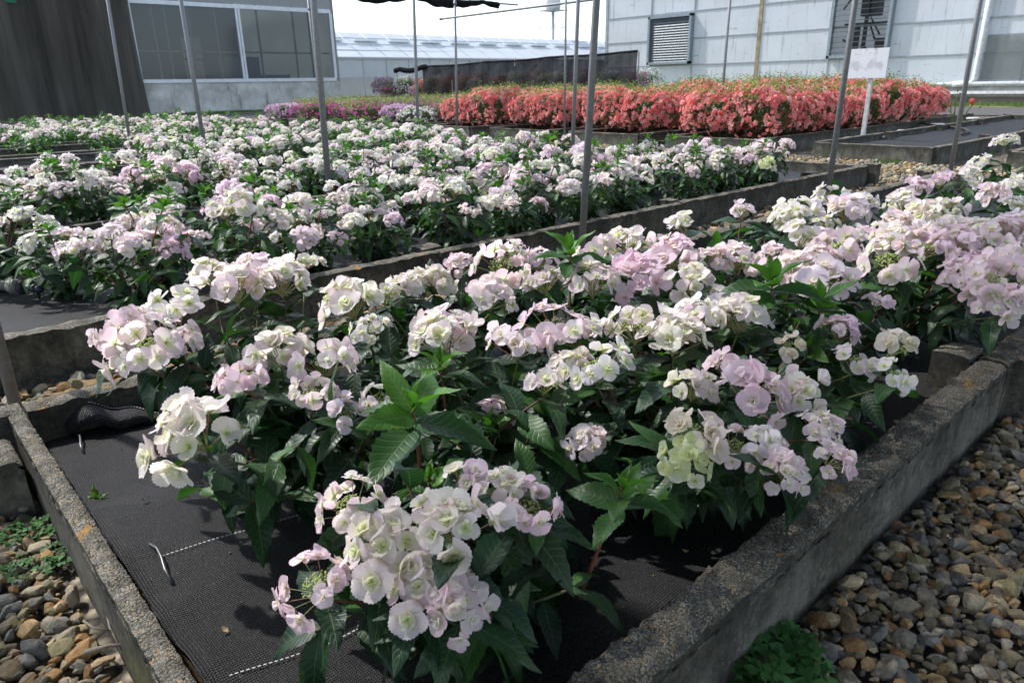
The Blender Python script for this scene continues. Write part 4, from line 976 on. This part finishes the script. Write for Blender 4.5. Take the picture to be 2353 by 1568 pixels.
# ---------------------------------------------------------------- far greenhouse with pale roof
fg = empty("long_greenhouse", (45, 80, 0)); tag(fg, "long pale greenhouse with a whitewashed glass roof on the skyline", "greenhouse")
ROOF = m_panel("white_roof", (.80, .84, .87), .05, .3); WALLG = m_panel("greenhouse_wall", (.60, .64, .66), .35, .35)
xa, xb = 28 - 45, 108 - 45
s = MB(); s.add([(xa, -.2, 4.5), (xb, -.2, 4.85), (xb, 6, 7.7), (xa, 6, 7.7), (xb, 12.2, 4.5), (xa, 12.2, 4.5)], [(0, 1, 2, 3), (3, 2, 4, 5)], smooth=False); s.build("roof", ROOF, fg)
s = MB(); box(s, xa, xb, 0, .1, 2.3, 4.45); box(s, xa, xb, 12, 12.1, 0, 4.4); s.build("wall", WALLG, fg)
s = MB(); box(s, xa, xb, -.35, -.2, 4.35, 4.55); s.build("gutter", FRM, fg)
for k in range(24):
    x_ = xa + 1 + k * 3.3; s = MB()
    tube(s, [(x_, -.24, 4.62), (x_, 5.98, 7.78)], .035, 5); s.build("roof_bar", simple("roof_bar", (.62, .67, .70), .5) if k == 0 else bpy.data.materials["roof_bar"], fg)
    s = MB(); box(s, x_ - .05, x_ + .05, -.06, -.01, 0, 4.34); s.build("wall_post", FRM, fg)
RFG = bpy.data.materials["roof_bar"]
for j in range(3):
    z_ = 4.6 + (j + 1) * .78; s = MB(); tube(s, [(xa, -.2 + (z_ - 4.5) * 1.94, z_ + .05), (xb, -.2 + (z_ - 4.5) * 1.94, z_ + .05)], .045, 5); s.build("roof_rail", RFG, fg)
s = MB()
for k in range(16):
    x_ = xa + 2 + k * 5
    box(s, x_, x_ + 3.2, 3.2, 4.4, 6.55, 6.75)
s.build("roof_vent", ROOF, fg)
# lattice water tower
wt = empty("water_tower", (91.4, 90, 0)); tag(wt, "small white water tank on a thin lattice tower above the greenhouse roof", "water tower")
s = MB(); th = np.linspace(0, 6.283, 25)[:-1]; V = np.concatenate([np.stack([r_ * np.cos(th), r_ * np.sin(th), np.full(24, z_)], 1) for r_, z_ in ((.05, 12.5), (1.1, 12.55), (1.25, 12.8), (1.25, 16), (.6, 16.6), (.02, 16.7))]); s.add(V, gridQ(6, 24, True)); s.build("tank", simple("tank", (.55, .58, .60), .5), wt)
s = MB(); box(s, -1.8, 1.8, -1.8, 1.8, 12.3, 12.4)
for a, b in ((-1, -1), (1, -1), (1, 1), (-1, 1)):
    tube(s, [(a * 1.9, b * 1.9, 0), (a * 1.4, b * 1.4, 12.3)], .06, 5)
for z_ in np.arange(1, 12, 2.2):
    for (a, b), (c__, d) in (((-1, -1), (1, -1)), ((1, -1), (1, 1)), ((1, 1), (-1, 1)), ((-1, 1), (-1, -1))):
        k_ = 1.9 - .5 * z_ / 12.3; tube(s, [(a * k_, b * k_, z_), (c__ * k_, d * k_, z_)], .04, 4); tube(s, [(a * k_, b * k_, z_), (c__ * k_ * .97, d * k_ * .97, z_ + 2.2)], .03, 4)
tube(s, [(0, 0, 0), (0, 0, 12.3)], .25, 8)
s.build("lattice_frame", simple("lattice", (.32, .34, .36), .6), wt)
# white wall with pots left of the net fence, behind
s = MB(); 

# ---------------------------------------------------------------- black net fence
nf = empty("net_fence", (22, 17.4, 0)); tag(nf, "black shade net stretched on posts behind the coral azaleas", "net fence")
n = 90; ys_ = np.linspace(0, 13.2, n); zz = np.linspace(.05, 2.22, 10); Yg, Zg = np.meshgrid(ys_, zz, indexing='ij')
topz = 2.24 - .03 * np.sin(ys_ * .75) ** 2 - .012 * ys_; Zg = .05 + (Zg - .05) / 2.17 * (topz[:, None] - .05)
Xg = .04 * np.sin(Yg * 5 + Zg * 3) + .05 * np.sin(Yg * 1.3)
s = MB(); s.add(np.stack([Xg, Yg, Zg], -1), gridQ(n, 10)); s.build("net", DARKNET, nf)
s = MB(); rows = []
for i in range(70):
    y_ = i / 69 * 15.6; r_ = .022 + .012 * mnoise.noise(Vector((y_ * 2, 0, 0))) + (.06 if y_ > 12.8 else 0); zc_ = 2.24 - .03 * math.sin(y_ * .75) ** 2 - .012 * y_ - (.10 * abs(math.sin((y_ - 13.2) * 1.6)) if y_ > 13.2 else 0)
    th = np.linspace(0, 6.283, 9)[:-1]; rows.append(np.stack([r_ * np.cos(th) - .02, np.full(8, y_), zc_ - .05 + r_ * 1.5 * np.sin(th)], 1))
s.add(np.concatenate(rows), gridQ(70, 8, True)); s.build("rolled_edge", MATTE, nf)
for y_ in (0.02, 2.2, 4.4, 6.6, 8.8, 11, 13.2, 15.6): s = MB(); tube(s, [(.09, y_, 0), (.09, y_, 2.2)], .025, 8); s.build("fence_post", PIPE, nf)

# ---------------------------------------------------------------- low kerb of the lawn, hoses, clover, twigs
s = MB(); box(s, 36.4, 36.55, -30, 38, 0, .18); tag(s.build("kerb", CONC2), "low concrete kerb at the foot of the white greenhouse", "kerb")
hf = MB(); a = at(-25, 652, z=.20); b = at(95, 664, z=.19); d = b - a
def seg(t0, t1, r_, c): tube(hf, [a + d * t0, a + d * t1], r_, 18, c=c)
seg(0, .42, .028, (.16, .155, .13)); seg(.42, .47, .036, (.17, .165, .14)); seg(.47, .62, .042, (.14, .135, .12)); seg(.62, .66, .036, (.05, .05, .05)); seg(.66, .86, .016, (.02, .025, .03)); seg(.86, .90, .024, (.03, .035, .045)); seg(.90, 1.0, .018, (.03, .04, .05))
tag(hf.build("hose_coupling", m_vcol("coupling_plastic", .5, .4, var=.08)), "grey and black hose coupling poking in over the second bed at the left edge", "hose fitting")
hs = MB(); P = [at(2330, 410, z=.2), at(2280, 300, z=.19), at(2240, 292, z=.19), at(2215, 302, z=.19), at(2150, 290, z=.2), at(2090, 280, z=.2)]
P = [at(x_, y_, z=.19) for x_, y_ in ((2115, 281), (2140, 288), (2180, 291), (2215, 296), (2225, 303), (2210, 308))]
tube(hs, P, .025, 8); tag(hs.build("black_hose", BLACKP), "black hose looping over the bare cloth of the empty bed", "hose")
for i, (x_, y_) in enumerate(((1990, 315), (2020, 313), (2080, 301), (2155, 286), (2235, 272), (1958, 318))):
    p = at(x_, y_, z=.185); dk = MB(); th = np.linspace(0, 6.283, 15)[:-1]
    V = np.concatenate([np.stack([p[0] + r_ * np.cos(th), p[1] + r_ * np.sin(th), np.full(14, z_)], 1) for r_, z_ in ((.13, .165), (.15, .195), (.12, .205), (.005, .206))]); dk.add(V, gridQ(4, 14, True))
    tag(dk.build("white_disc", simple("white_plastic", (.6, .62, .6), .6) if i == 0 else bpy.data.materials["white_plastic"]), "flat white disc lying on the bare cloth of the empty bed", "disc", "white discs on the empty bed's cloth")
# dead brown leaf on the gravel
dl = MB(); V, c, uv = leaf(np.random.default_rng(1), .075, .017, .3, .7, (.10, .035, .015)); p = at(2045, 1228, z=.05); F = frame((.9, -.35, .1), (0, 0, 1)); dl.add(V @ F.T + p + (0, 0, .015), gridQ(15, 5), c=c, uv=uv)
tag(dl.build("dead_leaf", LEAF), "curled reddish brown dead leaf on the gravel at the wall's foot", "dead leaf")
def twig(pts, r_, label):
    mb = MB(); P = [at(x_, y_, z=z_) for x_, y_, z_ in pts]; tube(mb, P, np.linspace(r_, r_ * .5, len(P)), 7, c=(.15, .13, .10)); tag(mb.build("twig", VC), label, "twig")
twig([(195, 1310, .05), (240, 1352, .05), (246, 1410, .055), (252, 1440, .05), (278, 1490, .05)], .004, "pale forked twig lying against the short left wall")
twig([(192, 1425, .06), (215, 1442, .06), (255, 1448, .055)], .0035, "short pale twig crossing the forked one")
twig([(0, 1160, .04), (30, 1130, .05), (55, 1105, .06)], .005, "dark twig leaning on the corner post at the left edge")
twig([(195, 1498, .05), (250, 1482, .06), (300, 1480, .055)], .006, "flat grey sliver of wood on the left gravel")
# clover patches
def clover(cx, cy, rad, n, label, seed, h=.07, s0=.016):
    rg = np.random.default_rng(seed); mb = MB()
    for i in range(n):
        a = rg.uniform(0, 6.28); r_ = rad * math.sqrt(rg.random()); x_, y_ = cx + r_ * math.cos(a), cy + r_ * math.sin(a) * .7; z_ = h * (1 - .6 * (r_ / rad) ** 2) * rg.uniform(.6, 1.1) + .015
        tube(mb, [(x_ * .6 + cx * .4, y_ * .6 + cy * .4, 0), (x_, y_, z_)], .0008, 3, c=(.06, .10, .03), cap=False)
        ax = rg.uniform(0, 6.28); tl = rg.normal(0, .25, 2); s = s0 * rg.uniform(.7, 1.2); c = np.array([.045, .14, .03]) * rg.uniform(.7, 1.4)
        for k in range(3):
            th = ax + k * 2.094; d = np.array([math.cos(th), math.sin(th), tl[0] * math.cos(th) + tl[1] * math.sin(th) - .1]); e = np.array([-math.sin(th), math.cos(th), tl[1] * math.cos(th) - tl[0] * math.sin(th)])
            o = np.array([x_, y_, z_])
            V = [o, o + d * .6 * s + e * .5 * s, o + d * 1.05 * s + e * .42 * s, o + d * .88 * s - (0, 0, .1 * s), o + d * 1.05 * s - e * .42 * s, o + d * .6 * s - e * .5 * s]
            mb.add(V, [(0, 1, 2, 3), (0, 3, 4, 5)], c=c)
    tag(mb.build("clover", GRASSM), label, "clover", None, "stuff")
p = at(1790, 1530, z=.03); clover(p[0], p[1], .115, 62, "clump of dark green clover at the foot of the outer wall, bottom edge", 5, .062, .026)
p = at(60, 1215, z=.03); clover(p[0], p[1], .10, 60, "sparse small clover on the left gravel", 6, .03, .012)
p = at(100, 1190, z=.03); clover(p[0] - .05, p[1] - .2, .10, 60, "creeping reddish green weeds on the left gravel", 7, .02, .012)
# weed leaf by the cloth edge
wd = MB(); rg = np.random.default_rng(2); p = at(222, 1150, z=.07)
for d_, L_ in (((.1, .5, 1.0), .05), ((.7, -.2, .5), .035), ((-.5, .5, .6), .03)): add_leaf(wd, rg, p, d_, L_, (.10, .20, .02), .1, .3)
tag(wd.build("weed", LEAF), "small bright green weed in the soil between cloth and left wall", "weed")
# bare rose stem at the right
rs = MB(); rl = MB(); rg = np.random.default_rng(4); bp = np.array([17.5, 4.0, .15]); bp = at(2195, 330, z=.2); bp = at(2200, 300, x=17.0)
for px_, py_ in ((2185, 225), (2200, 215), (2215, 235), (2235, 240), (2192, 255)):
    t_ = at(px_, py_, x=17.0); tube(rs, bez(bp - (0, 0, .3), (bp + t_) / 2 + (0, .1, 0), t_, 6), .010, 5, c=(.07, .09, .03))
    for k in range(6): add_leaf(rl, rg, t_ + rg.normal(0, .1, 3) * (1, 1, .4), rg.normal(size=3), .07, (.03, .07, .02), nu=7)
o = rs.build("rose_bush", VC); tag(o, "thin almost bare rose bush with a single pink bud behind the right-hand pole", "rose bush"); rl.build("leaves", LEAF, o)
bd = MB(); Vb, Tb = ICO2; t_ = at(2233, 233, x=17.0); bd.add(Vb * (.05, .05, .06) + t_, None, Tb, c=(.7, .15, .12)); bd.build("rosebud", AZF, o)
# grass tufts on the verges and in the cross path
def grass(label, spots, h, seed, n, c0=(.08, .15, .03)):
    rg = np.random.default_rng(seed); mb = MB()
    for (x0, x1, y0, y1), k in zip(spots, n):
        for i in range(k):
            x_, y_ = rg.uniform(x0, x1), rg.uniform(y0, y1)
            if k > 500 and mnoise.noise(Vector((x_ * .8, y_ * .8, 3))) < -.12: continue
            a = rg.uniform(0, 6.28); hh = h * rg.uniform(.5, 1.3); w_ = h * .07; l_ = rg.normal(0, .35, 2) * hh
            mb.add([(x_ - w_ * math.cos(a), y_ - w_ * math.sin(a), 0), (x_ + w_ * math.cos(a), y_ + w_ * math.sin(a), 0), (x_ + l_[0], y_ + l_[1], hh)], None, [(0, 1, 2)], c=np.array(c0) * rg.uniform(.6, 1.5))
    tag(mb.build("grass", GRASSM), label, "grass", None, "stuff")
grass("thin grass on the verges in front of both buildings", [(33.1, 36.3, 2, 26), (6, 24, 39.2, 41.6)], .12, 9, [16000, 12000])
p = at(2260 * 0 + 1870, 372, z=0); grass("little tuft of grass at the foot of the empty bed's end panel", [(10.75, 10.95, 3.9, 4.25)], .08, 10, [120])

rg = np.random.default_rng(77); mb = MB(); Vb, Tb = ICO1
for i in range(420):
    x_, y_ = rg.uniform(.3, 2.6), rg.uniform(.7, 2.5); s_ = rg.uniform(.0012, .004); mb.add(Vb * (s_, s_ * .7, s_ * .5) + (x_, y_, zc(x_, y_) - .003), None, Tb, c=np.array([.16, .11, .06]) * rg.uniform(.4, 1.6), smooth=False)
tag(mb.build("soil_crumbs", STONE), "brown crumbs of soil and bark spilled on the black cloth", "soil crumbs", None, "stuff")
mb = MB()
for i in range(90):
    if i < 40: x_, y_, z_ = rg.uniform(.35, 2.4), rg.uniform(.7, 2.4), 0; z_ = zc(x_, y_)
    else: x_, y_, z_ = rg.uniform(.8, 3.0), rg.uniform(-.3, .5), .03
    if not inview((x_, y_, z_), .1): continue
    V, c = petal(rg, rg.uniform(.009, .018), .010, .1, .3, rg.uniform(0, 6), (.5, .38, .22), False, 4, 5); mb.add(V + (x_, y_, z_ + .004), gridQ(4, 5), c=np.array([.40, .30, .17]) * rg.uniform(.3, 1.5))
tag(mb.build("fallen_petals", VC), "dry brown fallen petals scattered on the cloth and the gravel", "petals", None, "stuff")
